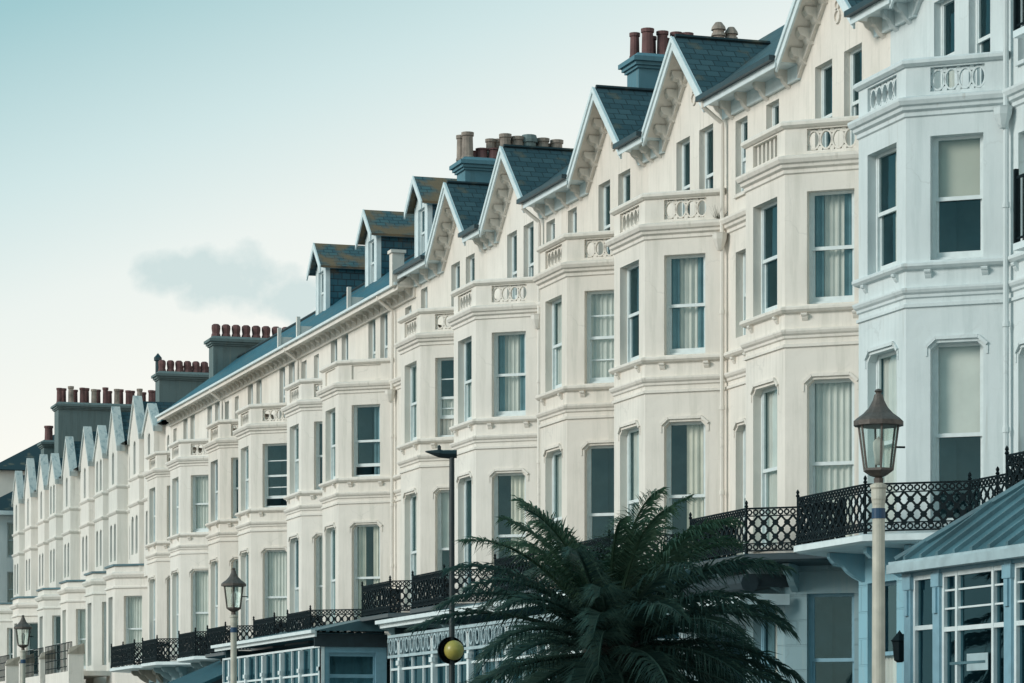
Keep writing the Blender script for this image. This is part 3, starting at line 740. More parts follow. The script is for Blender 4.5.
# dormers (parts of their houses)
def dormer(root, yc, x0=22.75, w=1.25, zb=14.3, ze=16.72, zr=17.42, L_=3.0):
    x0 -= XW; y = yc-root.location.y; h = w/2
    dm = MB(); F = Fr((x0, y-h), (x0, y+h)); wall_seg(dm, F, zb, ze, [(.3, w-.3, 15.3, 16.6)], .08)
    dm.face([(x0, y-h, ze), (x0, y+h, ze), (x0, y, zr-.1)])
    d = dm.build('dormer', 'white', root)
    ck = MB()
    for g in (-1, 1): ck.face([(x0+.12, y+g*h, zb), (x0+L_, y+g*h, zb), (x0+L_, y+g*h, ze), (x0+.12, y+g*h, ze)], [(0, 0), (L_, 0), (L_, ze-zb), (0, ze-zb)])
    ck.face([(x0+L_, y-h, zb), (x0+L_, y+h, zb), (x0+L_, y+h, ze), (x0+L_, y, zr-.08), (x0+L_, y-h, ze)])
    ck.build('cheek', 'slateb', d)
    pb = MB()
    for g in (-1, 1): pb.box(x0-.01, x0+.13, y+g*h-.03, y+g*h+.03, zb, ze)
    fbox(pb, Fr((x0, y-h-.2), (x0, y-h-.02)), 0, .18, -L_, .1, ze-.1, ze-.03)
    pb.build('corner_board', 'white', d)
    rf = MB(); o = .24; zo = ze-.12
    for g in (-1, 1):
        p = [(x0-.22, y, zr), (x0+L_, y, zr), (x0+L_, y+g*(h+o), zo), (x0-.22, y+g*(h+o), zo)]
        uv = [(q[0], 0 if k < 2 else 1.2) for k, q in enumerate(p)]
        rf.face(p, uv); rf.face([(a, b, c+.07) for a, b, c in p], uv)
        rf.face([p[3], p[2], (p[2][0], p[2][1], p[2][2]+.07), (p[3][0], p[3][1], p[3][2]+.07)])
    rf.build('dormer_roof', 'slatem', d)
    bb = MB()
    for g in (-1, 1):
        q = [(x0-.26, y, zr-.14), (x0-.26, y+g*(h+o), zo-.16), (x0-.22, y+g*(h+o), zo-.16), (x0-.22, y, zr-.14), (x0-.26, y, zr+.08), (x0-.26, y+g*(h+o), zo+.06), (x0-.22, y+g*(h+o), zo+.06), (x0-.22, y, zr+.08)]
        bb.hexa(q)
    bb.build('bargeboard', 'white', d)
    window(d, F, .3, w-.3, 15.3, 16.6, .08, 'dark', 0, 0, sill=False)
dormer(A[6], 80.0); dormer(A[7], 85.4); dormer(A[9], 91.5)

wt = MB(); rr = random.Random(3)
for k in range(60):
    a = rr.random()*6.28; l = rr.uniform(.08, .3); e = rr.uniform(.5, 1.5); r0 = rr.uniform(0, .1)
    b = (r0*cos(a), r0*sin(a)*2, 0); wt.face([(b[0]-.008, b[1]-.008, 0), (b[0]+.008, b[1]+.008, 0), (b[0]+cos(a)*cos(e)*l, b[1]+sin(a)*cos(e)*l, sin(e)*l)])
wo = tag(wt.build('weed_tuft', 'rachis'), 'tuft of weeds sprouting on the cornice ledge beside the downpipe, right of the palm', 'weeds'); wo.location = (XW-.12, cen[2]-1.78, 11.63)

# ------------------------------------------------------------------ terrace of narrow steep gables
XU = 20.55                                   # upper projecting front
GC = 'narrow steep-gabled terraced houses'
def chouse(label, y0, y1, gables, bay, wall='grey', flatroof='lead'):
    yc = (y0+y1)/2; root = thing('terraced_house', label, 'terraced house', (XW, yc, 0), GC)
    n, f = y0-yc, y1-yc; dz = -.05
    up = MB(); wins = []
    dx = XU-XW
    path = [(0, n)]; segs = []
    hw = 1.08
    for gy, k, gz in gables:
        g = gy-yc; path += [(0, g-hw), (dx, g-hw+.12), (dx, g+hw-.12), (0, g+hw)]; segs.append(len(path)-4+1)
    path.append((0, f))
    # merge degenerate
    pts = [path[0]]
    for p in path[1:]:
        pts.append((p[0], max(p[1], pts[-1][1]+.02)) if p[1] <= pts[-1][1] else p)
    path = pts
    for i in range(len(path)-1):
        F = Fr(path[i], path[i+1]); ops = []
        m = F.W/2
        gi = [j for j, s in enumerate(segs) if s == i]
        if gi:
            nw = gables[gi[0]][1]
            for za, zb, k in ((8.95, 10.4, 2), (11.95, 13.2, nw)):
                cs = (m,) if k == 1 else (m-.42, m+.42)
                for c_ in cs: ops.append((c_-.22, c_+.22, za, zb))
        elif F.W > .9 and abs(F.n[0]) > .9:
            for za, zb in ((8.95, 10.3), (11.95, 13.0)): ops.append((m-.2, m+.2, za, zb))
        wall_seg(up, F, 8.0, 13.4, ops, .16)
        for o in ops:
            arch_fill(up, F, o[0], o[1], o[3], -.16, -.004, .16, 4); wins.append((F, *o))
        if gi:
            up.face([F(F.W, 0, 13.4), F(0, 0, 13.4), F(m, 0, gables[gi[0]][2]-.2)])
    up.face([(6.5, n, 0), (6.5, f, 0), (6.5, f, 13.4), (6.5, n, 13.4)])
    for yy in (n+.004, f-.004): up.face([(0, yy, 0), (6.5, yy, 0), (6.5, yy, 13.4), (0, yy, 13.4)])
    up.build('wall', wall, root)
    for F, a, b, za, zb in wins: window(root, F, a, b, za, zb, .16, 'dark', sill=False)
    for prof in ([(0, 10.74), (.04, 10.77), (.08, 10.83), (.08, 10.87), (0, 10.9)], [(0, 11.72), (.03, 11.74), (.07, 11.8), (.07, 11.84), (0, 11.87)]):
        mb = MB(); sweep(mb, path, prof); mb.build('string_course', wall, root)
    # gable copings and roofs
    for j, s in enumerate(segs):
        F = Fr(path[s], path[s+1]); W = F.W
        gy = gables[j][0]-yc
        rf = MB(); gz = gables[j][2]
        for g in (-1, 1):
            p = [(dx+.14, gy, gz-.2), (2.4, gy, gz-.2), (2.4, gy+g*hw, 13.42), (dx+.14, gy+g*hw, 13.42)]
            rf.face(p, [(q[0], abs(q[1]-gy)*1.7) for q in p])
        rf.build('gable_roof', 'slate', root)
        cp = MB()
        for g in (-1, 1):
            a, b = (dx-.06, gy, gz), (dx-.06, gy+g*(hw+.06), 13.36)
            q = [(a[0], a[1], a[2]-.2), (b[0], b[1], b[2]-.2), (b[0]+.34, b[1], b[2]-.2), (a[0]+.34, a[1], a[2]-.2), a, b, (b[0]+.34, b[1], b[2]), (a[0]+.34, a[1], a[2])]
            cp.hexa(q)
        cp.build('gable_coping', 'coping', root)
    mr = MB(); mr.face([(-.3, f, 13.45), (-.3, n, 13.45), (3, n, 15.4), (3, f, 15.4)], [(f, 0), (n, 0), (n, 3.4), (f, 3.4)]); mr.face([(3, f, 15.4), (3, n, 15.4), (6.6, n, 13.4), (6.6, f, 13.4)])
    for yy in (n, f): mr.face([(0, yy, 13.4), (3, yy, 15.4), (6.6, yy, 13.4)])
    mr.build('roof', 'slate', root)
    # first-floor canted bay and flat walls
    b0 = bay-yc
    lp = [(0, n), (0, b0-1.8), (-1.2, b0-.9), (-1.2, b0+.9), (0, b0+1.8), (0, f)]
    lw = MB(); lws = []
    for i in range(5):
        F = Fr(lp[i], lp[i+1]); m = F.W/2; ops = []
        for za, zb in ((4.9, 7.35), (1.6, 3.9)):
            if i in (1, 3): ops.append((m-.38, m+.38, za, zb))
            if i == 2: ops.append((m-.45, m+.45, za, zb))
            if i in (0, 4) and F.W > 1.3: ops.append((m-.25, m+.25, za, zb))
        wall_seg(lw, F, 0, 8.0, ops, .18); lws += [(F, *o) for o in ops]
    lw.build('lower_wall', wall, root)
    for F, a, b, za, zb in lws: window(root, F, a, b, za, zb, .18, random.choice(['net', 'dark', 'none']), sill=False)
    pb = lp[1:5]
    for prof in ([(0, 7.62), (.06, 7.65), (.06, 7.7), (0, 7.74)], [(0, 8.0), (.08, 8.04), (.14, 8.14), (.14, 8.2), (0, 8.26)]):
        mb = MB(); sweep(mb, lp, prof); mb.build('cornice', wall, root)
    wall2 = MB(); sweep(wall2, pb, [(0, 8.0), (0, 8.46), (-.1, 8.46)]); wall2.build('blocking_course', wall, root)
    tp = MB(); q = offs(pb, .07); tp.face([(*c, 8.47) for c in q]); tp.face([(*c, 8.54) for c in q])
    sweep(tp, pb, [(.07, 8.47), (.07, 8.54)], caps=False); tp.build('bay_roof', flatroof, root)
    return root
c_lab = ['first of the steep-gabled houses, touching the flat-eaved row, its gables tallest in view',
         'second steep-gabled house from the flat-eaved row, one gable with paired windows',
         'narrow steep-gabled house showing only one gable, beside the black-capped pipe stack',
         'steep-gabled house below the great brick chimney stack on the left',
         'last but one steep-gabled house above the far lantern',
         'furthest steep-gabled house, half hidden behind the far lantern']
cdat = [(106.6, 114.2, [(108.7, 1, 14.3), (111.6, 1, 14.9)], 112.2), (114.2, 121.0, [(116.2, 1, 15.0), (119.4, 2, 14.6)], 116.9), (121.0, 125.2, [(122.8, 1, 14.9)], 123.1),
        (125.2, 133.0, [(127.4, 1, 14.95), (131.3, 2, 14.6)], 129.3), (133.0, 140.3, [(134.5, 1, 14.85), (138.5, 1, 15.05)], 136.9), (140.3, 145.6, [(142.2, 1, 14.8)], 142.9)]
CH = [chouse(l, *d, wall='grey' if i % 2 else 'cream2') for i, (l, d) in enumerate(zip(c_lab, cdat))]
chimney(CH[1], 22.5, 26.5, 117.2, 16.45, 'stack_grey', [(22.68+.34*k, 0, .50, .155, RP, 'oct') for k in range(11)])
chimney(CH[4], 22.1, 27.6, 140.0, 17.72, 'stack_grey', [(22.2+.27*k, .25 if k % 2 else -.25, .70+.05*(k % 3), .13, RP if k % 4 != 2 else 'buff', 'plain') for k in range(20)], w=1.2, zb=12)
chimney(CH[5], 22.0, 24.0, 143.6, 16.3, 'stack_grey', [(22.3, 0, .75, .2, RP, 'plain'), (22.8, 0, .75, .2, RP, 'plain')], w=1.0)
chimney(CH[2], 24.6, 29.6, 124.0, 17.15, 'stack_grey', [(24.8+.27*k, .1, .5, .14, RP, 'plain') for k in range(13)], w=1.2, zb=12)
mb = MB(); mb.lathe(23.9-XW, 124.4-CH[2].location.y, [(.11, 14), (.11, 17.9), (.17, 17.92), (.17, 18.05), (0, 18.25)], 8); mb.build('flue_pipe', 'gutter', CH[2])
# far buildings closing the street on the left
fb = thing('terraced_house', 'pale blue-grey house with dark hipped roof and blue awning at the far left edge', 'house', (19.5, 152, 0))
mb = MB(); F = Fr((0, -5), (0, 8)); ops = [(s, s+.9, z, z+1.7) for s in (1, 3.6, 6.2, 9) for z in (2, 5.2, 8.6, 11)]
wall_seg(mb, F, 0, 13.2, ops, .15); F2 = Fr((9, -5), (0, -5)); F2.n = (0, -1)
ops2 = [(s, s+.9, z, z+1.7) for s in (6.8,) for z in (5.2, 8.6, 11)]
wall_seg(mb, F2, 0, 13.2, ops2, .15); mb.build('wall', 'blue', fb)
for o in ops: window(fb, F, *o, .15, 'dark', sill=False)
for o in ops2: window(fb, F2, *o, .15, 'net', sill=False)
mb = MB(); e = .35
for tri in (((-e, -5-e, 13.25), (9, -5-e, 13.25), (4.5, -1, 15.8)), ((-e, 8+e, 13.25), (-e, -5-e, 13.25), (4.5, -1, 15.8), (4.5, 4, 15.8)), ((9, -5-e, 13.25), (9, 8+e, 13.25), (4.5, 4, 15.8), (4.5, -1, 15.8)), ((9, 8+e, 13.25), (-e, 8+e, 13.25), (4.5, 4, 15.8))):
    mb.face(tri)
mb.build('roof', 'slate', fb)
mb = MB(); mb.box(-.4, -.36+.01, -5.4, 8.4, 13.05, 13.25); mb.box(-.4, 9, -5.42, -5.38, 13.05, 13.25); mb.build('gutter', 'white', fb)
mb = MB(); mb.hexa([(-2.0, -4.4, 9.0), (-.02, -4.4, 9.0), (-.02, 2, 9.0), (-2.0, 2, 9.0), (-1.3, -4.4, 9.3), (-.02, -4.4, 10.4), (-.02, 2, 10.4), (-1.3, 2, 9.3)]); mb.build('awning', 'bluecloth', fb)
mb = MB(); mb.box(-1.4, -.02, -4.4, 7, 4.6, 4.8); bo = mb.build('balcony', 'white', fb)
railing(bo, [(-1.35, -4.35), (-1.35, 3)], 4.8, 1.0, pitch=.35)

hb = thing('villa', 'far house with dark peaked roof behind the last steep gables', 'house', (30, 176, 0))
mb = MB(); mb.box(-7, 9, -8, 8, 0, 17.2); mb.build('wall', 'grey', hb)
mb = MB()
for tri in (((-7.4, -8.4, 17.2), (9.4, -8.4, 17.2), (3, -2, 20.6), (-1.4, -2, 20.6)), ((-7.4, 8.4, 17.2), (-7.4, -8.4, 17.2), (-1.4, -2, 20.6), (-1.4, 3, 20.6)), ((9.4, -8.4, 17.2), (9.4, 8.4, 17.2), (3, 3, 20.6), (3, -2, 20.6)), ((-7.4, 8.4, 17.2), (-1.4, 3, 20.6), (3, 3, 20.6), (9.4, 8.4, 17.2)), ((-1.4, -2, 20.6), (3, -2, 20.6), (3, 3, 20.6), (-1.4, 3, 20.6))): mb.face(tri)
mb.build('roof', 'slate', hb)

# ------------------------------------------------------------------ ground-floor verandas
def glazed(parent, F, s0, s1, z0, z1, o, cols, ztr, trim='white', fw=.06, dep=.08, bars_top=2, name='window'):
    """glazed screen with transom lights"""
    f = MB(); W = (s1-s0)/cols
    for k in range(cols+1): s = s0+W*k; fbox(f, F, s-fw/2, s+fw/2, o-dep, o, z0, z1)
    for zz in (z0, ztr, z1-fw): fbox(f, F, s0, s1, o-dep+.003, o-.003, zz, zz+fw)
    for j in range(bars_top):
        zz = ztr+fw+(z1-ztr-fw)*(j+1)/(bars_top+1); fbox(f, F, s0, s1, o-dep+.01, o-.02, zz-.012, zz+.012)
    w = f.build(name, trim, parent)
    p = MB(); p.face([F(s1, o-.05, z0), F(s0, o-.05, z0), F(s0, o-.05, z1), F(s1, o-.05, z1)]); p.build('pane', 'glassd', w)
    return w

# conservatory at the right
cv = thing('conservatory', 'blue glazed conservatory with ribbed lead roof at the lower right', 'conservatory', (17.3, 30, 0))
y0c, y1c = 0.0, 6.95
F = Fr((0, y0c), (0, y1c)); W = F.W
Fn = Fr((0, y1c), (2.3, y1c))                    # far end wall, faces +y
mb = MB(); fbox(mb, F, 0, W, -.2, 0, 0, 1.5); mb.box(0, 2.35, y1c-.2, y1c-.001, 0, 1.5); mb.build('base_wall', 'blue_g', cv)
post_s = [W-.12, W-1.0, W-3.05, W-5.1, W-7.2]
for s in post_s:
    pm = MB(); fbox(pm, F, s-.1, s+.1, -.12, .04, 1.5, 3.98); fbox(pm, F, s-.12, s+.12, -.02, .06, 3.75, 3.92); fbox(pm, F, s-.05, s+.05, .04, .07, 3.4, 3.74); pm.build('pillar', 'tealtrim', cv)
glazed(cv, F, post_s[1]+.13, post_s[0]-.13, 1.5, 3.93, 0, 1, 3.2, 'white', bars_top=0)
for a, b in ((1, 2), (2, 3), (3, 4)):
    s0, s1 = post_s[b]+.13, post_s[a]-.13; t = (s1-s0)
    w = glazed(cv, F, s0, s1, 1.5, 3.93, 0, 1, 3.15, 'white', bars_top=2)
    ex = MB()
    for q in (.2, .78): fbox(ex, F, s0+t*q-.03, s0+t*q+.03, -.083, .003, 1.5, 3.93)
    ex.build('mullion', 'white', w)
mb = MB(); fbox(mb, F, 0, W+.1, -.25, .02, 3.93, 4.05); mb.build('eaves_beam', 'tealtrim', cv)
g = MB(); fbox(g, F, -.05, W+.2, .02, .2, 3.98, 4.1); fbox(g, F, -.05, W+.22, .0, .16, 4.1, 4.14); g.build('gutter', 'greyblue', cv)
rf = MB(); zt = 5.6; xt = 2.0
rf.face([(-.1, W+.1, 4.13), (-.1, -.1, 4.13), (xt, -.1, zt), (xt, W-1.35, zt)]); rf.face([(-.1, W+.1, 4.13), (xt, W-1.35, zt), (2.35, W-1.35, zt), (2.35, W+.1, 4.13)])
rf.face([(xt, W-1.35, zt), (xt, -.1, zt), (2.35, -.1, zt), (2.35, W-1.35, zt)])
for k in range(16):
    y = W-.15-k*.5
    if y < 0: break
    x1, z1 = (xt, zt) if y < W-1.35 else (-.1+(xt+.1)*((W+.1-y)/1.45), 4.13+(zt-4.13)*((W+.1-y)/1.45))
    rf.hexa([(-.1, y-.04, 4.12), (x1, y-.04, z1), (x1, y+.04, z1), (-.1, y+.04, 4.12), (-.1, y-.03, 4.2), (x1, y-.03, z1+.07), (x1, y+.03, z1+.07), (-.1, y+.03, 4.2)])
rf.tube([(-.1, W+.1, 4.16), (xt, W-1.35, zt+.03)], .06, 6); rf.tube([(xt, W-1.35, zt+.03), (xt, 0, zt+.03)], .06, 6)
rf.build('roof', 'lead', cv)
mb = MB(); mb.box(.2, 2.3, .1, W-.2, .1, .15); mb.box(1.35, 1.4, .1, W-.2, .1, 4.1); mb.box(0, 1.4, .1, W-.2, 3.94, 3.96); mb.box(0.08, 2.3, W-.27, W-.22, .1, 3.92); mb.build('interior_wall', 'room', cv)
mb = MB(); mb.box(0.05, 2.34, W-.215, W-.17, 1.5, 3.94); mb.build('far_wall', 'tealtrim', cv)
# end glazing facing away plus tables inside
mb = MB(); Fe = Fr((2.3, 0), (0, 0)); wall_seg(mb, Fe, 0, 4, [], .1); mb.build('end_wall', 'blue_g', cv)
nt = MB(); fbox(nt, F, W-2.45, W-1.85, .004, .010, 2.62, 2.84); no = tag(nt.build('paper_notice', 'greyblue', None), 'pale notice with one dark line fixed to the conservatory glass', 'notice'); no.location = (17.3, 30, 0)
nt = MB(); fbox(nt, F, W-2.38, W-1.355, .0105, .013, 2.71, 2.745); nt.build('printed_line', 'lead', no)
for k, (sx, sy) in enumerate(((.9, 5.6), (1.0, 3.4))):
    t = thing('potted_plant', ['spiky pale plant inside the conservatory behind the notice', 'spiky pale plant inside the conservatory near the right edge'][k], 'plant', (17.3+sx, 30+sy, .15), 'plants inside the conservatory')
    p = MB(); p.lathe(0, 0, [(.16, 0), (.24, .5), (.26, .52), (.2, .5)], 10); p.build('pot', 'pot', t)
    lf = MB(); rr = random.Random(k)
    for j in range(70):
        a = rr.random()*6.28; e = .5+rr.random()*1.0; l = .6+rr.random()*.9
        bx = (cos(a)*cos(e)*l, sin(a)*cos(e)*l, .5+sin(e)*l); w = .03
        m_ = (bx[0]*.5, bx[1]*.5, .5+(bx[2]-.5)*.65)
        lf.face([(-sin(a)*w, cos(a)*w, .5), (m_[0]-sin(a)*w, m_[1]+cos(a)*w, m_[2]), (m_[0]+sin(a)*w, m_[1]-cos(a)*w, m_[2]), (sin(a)*w, -cos(a)*w, .5)])
        lf.face([(m_[0]-sin(a)*w, m_[1]+cos(a)*w, m_[2]), bx, (m_[0]+sin(a)*w, m_[1]-cos(a)*w, m_[2])])
    lf.build('foliage', 'net', t)
# wall lantern of the conservatory end
wl = thing('wall_lantern', 'small black bracket lantern on the blue pillar beside the lamp post', 'lantern', (18.95, 40.7, 3.2))
mb = MB(); mb.tube([(.5, 0, 0), (.2, 0, .12), (0, 0, .1)], .02, 6); mb.build('bracket', 'iron', wl)
mb = MB(); mb.lathe(0, 0, [(.04, -.3), (.09, -.27), (.12, 0), (.14, .02), (.05, .12), (0, .18)], 6); mb.build('lantern_body', 'iron', wl)

# folded awning beside the recessed window
aw = thing('shop_awning', 'folded dark awning with white front rail under the balcony right of the palm', 'awning', (18.9, 48.6, 4.4))
mb = MB(); mb.tube([(.1, -1.9, .0), (.1, 1.9, .0)], .16, 10); mb.box(.1, .9, -1.8, 1.8, -.05, .16); mb.build('canvas', 'canopy', aw)
mb = MB(); mb.box(-.1, .0, -1.95, 1.95, -.36, -.18); mb.box(0, .8, -1.95, -1.88, -.36, -.18); mb.build('front_rail', 'white', aw)

# veranda with fretted fascia (behind palm and street light)
def veranda(label, x, y0, y1, zr, end_window=False, fret=True, cols=12, roofmat='lead', trim='white', split=.6, zbeam=None, roof_back=19.6):
    t = thing('veranda', label, 'veranda', (x, y0, 0)); Wv = y1-y0
    F = Fr((0, 0), (0, Wv))
    D2 = roof_back-x
    mb = MB(); fbox(mb, F, 0, Wv, -.15, 0, 0, 1.2); mb.build('base_wall', 'shaded_g', t)
    for k in range(0, cols+1, max(1, cols//5)):
        s = Wv*k/cols; pm = MB(); fbox(pm, F, s-.07 if k else 0, s+.07, -.12, .03, 1.2, zr-.4); fbox(pm, F, max(0, s-.11), s+.11, -.02, .06, zr-.95, zr-.85); pm.build('pillar', trim, t)
    glazed(t, F, .0, Wv, 1.2, zr-.32, -.03, cols, zr-1.05, trim, bars_top=0, fw=.05)
    fa = MB(); fbox(fa, F, -.15, Wv+.15, .12, .17, zr-.12, zr+.02); fbox(fa, F, -.2, Wv+.2, .17, .27, zr-.03, zr+.05); fa.build('fascia', 'white', t)
    if fret:
        fm = MB(); nn = int(Wv/.42)
        for k in range(nn):
            s = (k+.5)*Wv/nn
            ring(fm, F, s, zr-.52, .14, .17, .04, .0, .03, 10); ring(fm, F, s+.21, zr-.40, .06, .06, .025, .0, .03, 8)
            fbox(fm, F, s+.2, s+.225, .0, .03, zr-.72, zr-.34)
        fbox(fm, F, 0, Wv, -.01, .04, zr-.78, zr-.72); fbox(fm, F, 0, Wv, -.01, .04, zr-.34, zr-.28); fm.build('fretwork', 'greyblue', t)
    rf = MB(); rf.face([(-.15, Wv+.15, zr+.03), (-.15, -.15, zr+.03), (D2, -.15, zr+.45), (D2, Wv+.15, zr+.45)])
    rf.face([(-.15, -.15, zr+.03), (D2, -.15, zr+.03), (D2, -.15, zr+.45)]); rf.face([(-.15, Wv+.15, zr+.03), (D2, Wv+.15, zr+.03), (D2, Wv+.15, zr+.45)])
    rf.face([(-.15, Wv+.15, zr-.02), (-.15, -.15, zr-.02), (D2, -.15, zr-.02), (D2, Wv+.15, zr-.02)])
    rf.build('roof', roofmat, t)
    mb = MB()
    Fe = Fr((D2, 0), (0, 0))
    # near end wall, facing the viewer along the street
    def E(s, o, z): return (s, -o, z)
    class FE: W = D2
    fe = Fr((D2, 0.0), (0, 0.0)); fe.n = (0, -1)
    if end_window:
        wall_seg(mb, fe, 0, zr-.05, [(.28, D2-.22, 1.6, zr-.5)], .1); mb.build('end_wall', 'tealtrim', t)
        w = glazed(t, fe, .28, D2-.22, 1.6, zr-.5, -.06, 1, zr-1.12, 'tealtrim', bars_top=0, fw=.09)
        ex = MB(); fbox(ex, fe, D2/2+.0, D2/2+.06, -.142, -.055, 1.6, zr-1.25); ex.build('mullion', 'white', w)
        fm = MB(); fbox(fm, fe, -.0, D2+.15, .002, .06, zr-.36, zr-.04); fm.build('end_fascia', 'canopy', t)
    else:
        wall_seg(mb, fe, 0, zr-.05, [(.3, D2-.3, 1.4, zr-.5)], .1); mb.build('end_wall', trim, t)
        glazed(t, fe, .3, D2-.3, 1.4, zr-.5, -.06, 2, zr-1.2, 'white', bars_top=1, fw=.05)
    mb = MB(); mb.box(D2-.06, D2-.02, .1, Wv-.1, 0, zr-.1); mb.box(.1, D2-.1, Wv-.1, Wv-.06, 0, zr-.1); mb.build('interior_wall', 'room', t)
    return t
veranda('long white veranda with fretted frieze behind the palm and amber beacon', 17.3, 49.6, 63.4, 4.38, fret=True, cols=16, roof_back=19.2)
veranda('blue veranda with a row of small square lights right of the middle lantern', 17.8, 71.7, 83.2, 4.5, end_window=True, fret=False, cols=11, trim='white', roof_back=19.5)

# black awning further on
aw = thing('shop_awning', 'dark drop awning under the far iron balcony, left of the middle lantern', 'awning', (17.9, 84.4, 0))
mb = MB(); mb.hexa([(-.9, 0, 3.2), (1.7, 0, 4.3), (1.7, 7, 4.3), (-.9, 7, 3.2), (-.9, 0, 3.3), (1.7, 0, 4.42), (1.7, 7, 4.42), (-.9, 7, 3.3)]); mb.build('canvas', 'bluecloth', aw)
mb = MB(); mb.face([(-.9, -.01, 3.2), (1.7, -.01, 4.3), (1.7, -.01, 2.6), (-.9, -.01, 2.6)]); mb.face([(-.9, .02, 3.2), (1.7, .02, 4.3), (1.7, .02, 2.6), (-.9, .02, 2.6)]); mb.face([(-.92, 0, 3.2), (-.92, 7, 3.2), (-.92, 7, 2.6), (-.92, 0, 2.6)]); mb.build('side_flap', 'canopy', aw)

# steps, piers and low rails in front of the steep-gabled row
k = 0
for yy, lab in ((112.0, 'white garden pier nearest the dark balcony end'), (119.0, 'tall white pier beside the thin balcony railing'), (124.5, 'middle white pier with weathered side'), (128.5, 'white pier just right of the far lantern'), (135.5, 'furthest white pier left of the far lantern')):
    t = thing('entrance_pier', lab, 'pier', (18.4, yy, 0), 'white entrance piers')
    mb = MB(); mb.box(-.28, .28, -.16, .16, 0, 5.2); mb.build('shaft', 'cream2', t)
    mb = MB(); mb.hexa([(-.32, -.2, 5.2), (.32, -.2, 5.2), (.32, .2, 5.2), (-.32, .2, 5.2), (-.2, -.12, 5.45), (.3, -.18, 5.6), (.3, .18, 5.6), (-.2, .12, 5.45)]); mb.build('cap', 'soffit', t)
for (ya, yb, lab) in ((112.3, 118.7, 'thin black balcony rail right of the tall white pier'), (119.3, 124.2, 'thin black rail between the tall pier and the middle pier'), (128.8, 135.2, 'thin black rail beside the far lantern')):
    t = thing('terrace_railing', lab, 'railing', (18.3, ya, 0), 'thin rails before the steep-gabled houses')
    L_ = yb-ya; mb = MB(); mb.box(0, 1.5, 0, L_, 4.4, 4.58); mb.box(.0, .12, 0, L_, 0, 4.4); mb.build('landing_wall', 'cream2', t)
    mb = MB()
    for zz in (4.75, 5.05, 5.35, 5.65): mb.box(-.01, .02, 0, L_, zz, zz+.03)
    for j in range(int(L_/.35)+1): mb.box(-.01, .02, j*.35, j*.35+.03, 4.58, 5.66)
    mb.build('rails', 'iron', t)

# ------------------------------------------------------------------ street lamps
def lantern_lamp(label, x, y, top, first=False, s=1.0):
    t = thing('street_lamp', label, 'street lamp', (x, y, 0), 'old style lantern street lamps')
    z0 = top-1.03                                 # foot of the lantern
    mb = MB(); mb.lathe(0, 0, [(.16, 0), (.16, .5), (.13, .55), (.13, .9), (.075, .95), (.068, z0-.9), (.066, z0-.22), (.07, z0-.2), (.072, z0-.17), (.078, z0-.15), (.078, z0-.05), (.09, z0-.03), (.09, z0+.0), (.05, z0+.02)], 16); mb.build('post', 'lamppost', t, smooth=False)
    mb = MB(); mb.lathe(0, 0, [(.066, z0-.36), (.0725, z0-.36), (.0725, z0-.25), (.066, z0-.25)], 16); mb.build('band', 'bluetape', t)
    fr = MB(); b0, b1 = z0+.16, z0+.63; r0, r1 = .16, .225; n = 6; rot = .25
    fr.lathe(0, 0, [(.05, z0-.01), (.055, z0+.07), (.04, z0+.08), (r0*.6, z0+.1), (r0+.012, b0-.01), (r0+.012, b0+.015), (r0-.02, b0+.015)], n, rot)
    for j in range(n):
        a = 2*pi*j/n+rot; fr.tube([(r0*cos(a), r0*sin(a), b0), (r1*cos(a), r1*sin(a), b1)], .013, 4, False)
    lf = fr.build('lantern_frame', 'lampbrown', t)
    rp = MB(); rp.lathe(0, 0, [(.21, b1-.01), (.268, b1+.0), (.268, b1+.05), (.235, b1+.08), (.165, b1+.13), (.10, b1+.20), (.06, b1+.28), (.045, b1+.335), (.03, b1+.34), (.03, b1+.355), (.045, b1+.37), (.03, b1+.39), (.0, b1+.40)], 12, rot); rp.build('lantern_roof', 'lampbrown', lf)
    gp = MB()
    for j in range(n):
        a, b = 2*pi*j/n+rot, 2*pi*(j+1)/n+rot
        gp.face([(r0*cos(a), r0*sin(a), b0), (r0*cos(b), r0*sin(b), b0), (r1*cos(b), r1*sin(b), b1), (r1*cos(a), r1*sin(a), b1)])
    gp.build('lantern_glass', 'glassl', lf)
    bl = MB(); bl.lathe(0, 0, [(.0, b0+.05), (.04, b0+.06), (.045, b0+.14), (.06, b0+.22), (.06, b0+.3), (.0, b0+.36)], 10); bl.build('lamp_bulb', 'net', lf, smooth=True)
    sn = MB(); sn.tube([(r1*.8, 0, b1-.22), (r1*.8+.12, -.02, b1-.22)], .012, 6); sn.build('photocell', 'iron', lf)
    return t
lantern_lamp('nearest old lantern street lamp on a cream post with blue band', 13.42, 29.35, 5.46)
lantern_lamp('middle lantern street lamp in front of the far iron balcony', 13.72, 62.9, 5.50)
lantern_lamp('small far lantern street lamp at the lower left corner', 12.68, 86.4, 5.48)

t = thing('street_light', 'tall thin dark modern street light left of the palm', 'street light', (13.5, 45.7, 0))
mb = MB(); mb.lathe(0, 0, [(.09, 0), (.09, 1.2), (.052, 1.25), (.042, 6.3), (.0, 6.32)], 12); mb.build('pole', 'darkpost', t)
mb = MB(); e = (cos(.318), -sin(.318))   # luminaire points out over the promenade
mb.tube([(.08*e[0], .08*e[1], 6.3), (-.12*e[0], -.12*e[1], 6.3)], .065, 8)
mb.tube([(0, 0, 6.28), (-.2*e[0], -.2*e[1], 6.31), (-.34*e[0], -.34*e[1], 6.33), (-.42*e[0], -.42*e[1], 6.34)], .05, 8, rs=[.06, .065, .03, .01]); mb.lathe(-.2*e[0], -.2*e[1], [(.03, 6.34), (.03, 6.42), (0, 6.45)], 8); mb.build('lamp_head', 'darkpost', t)

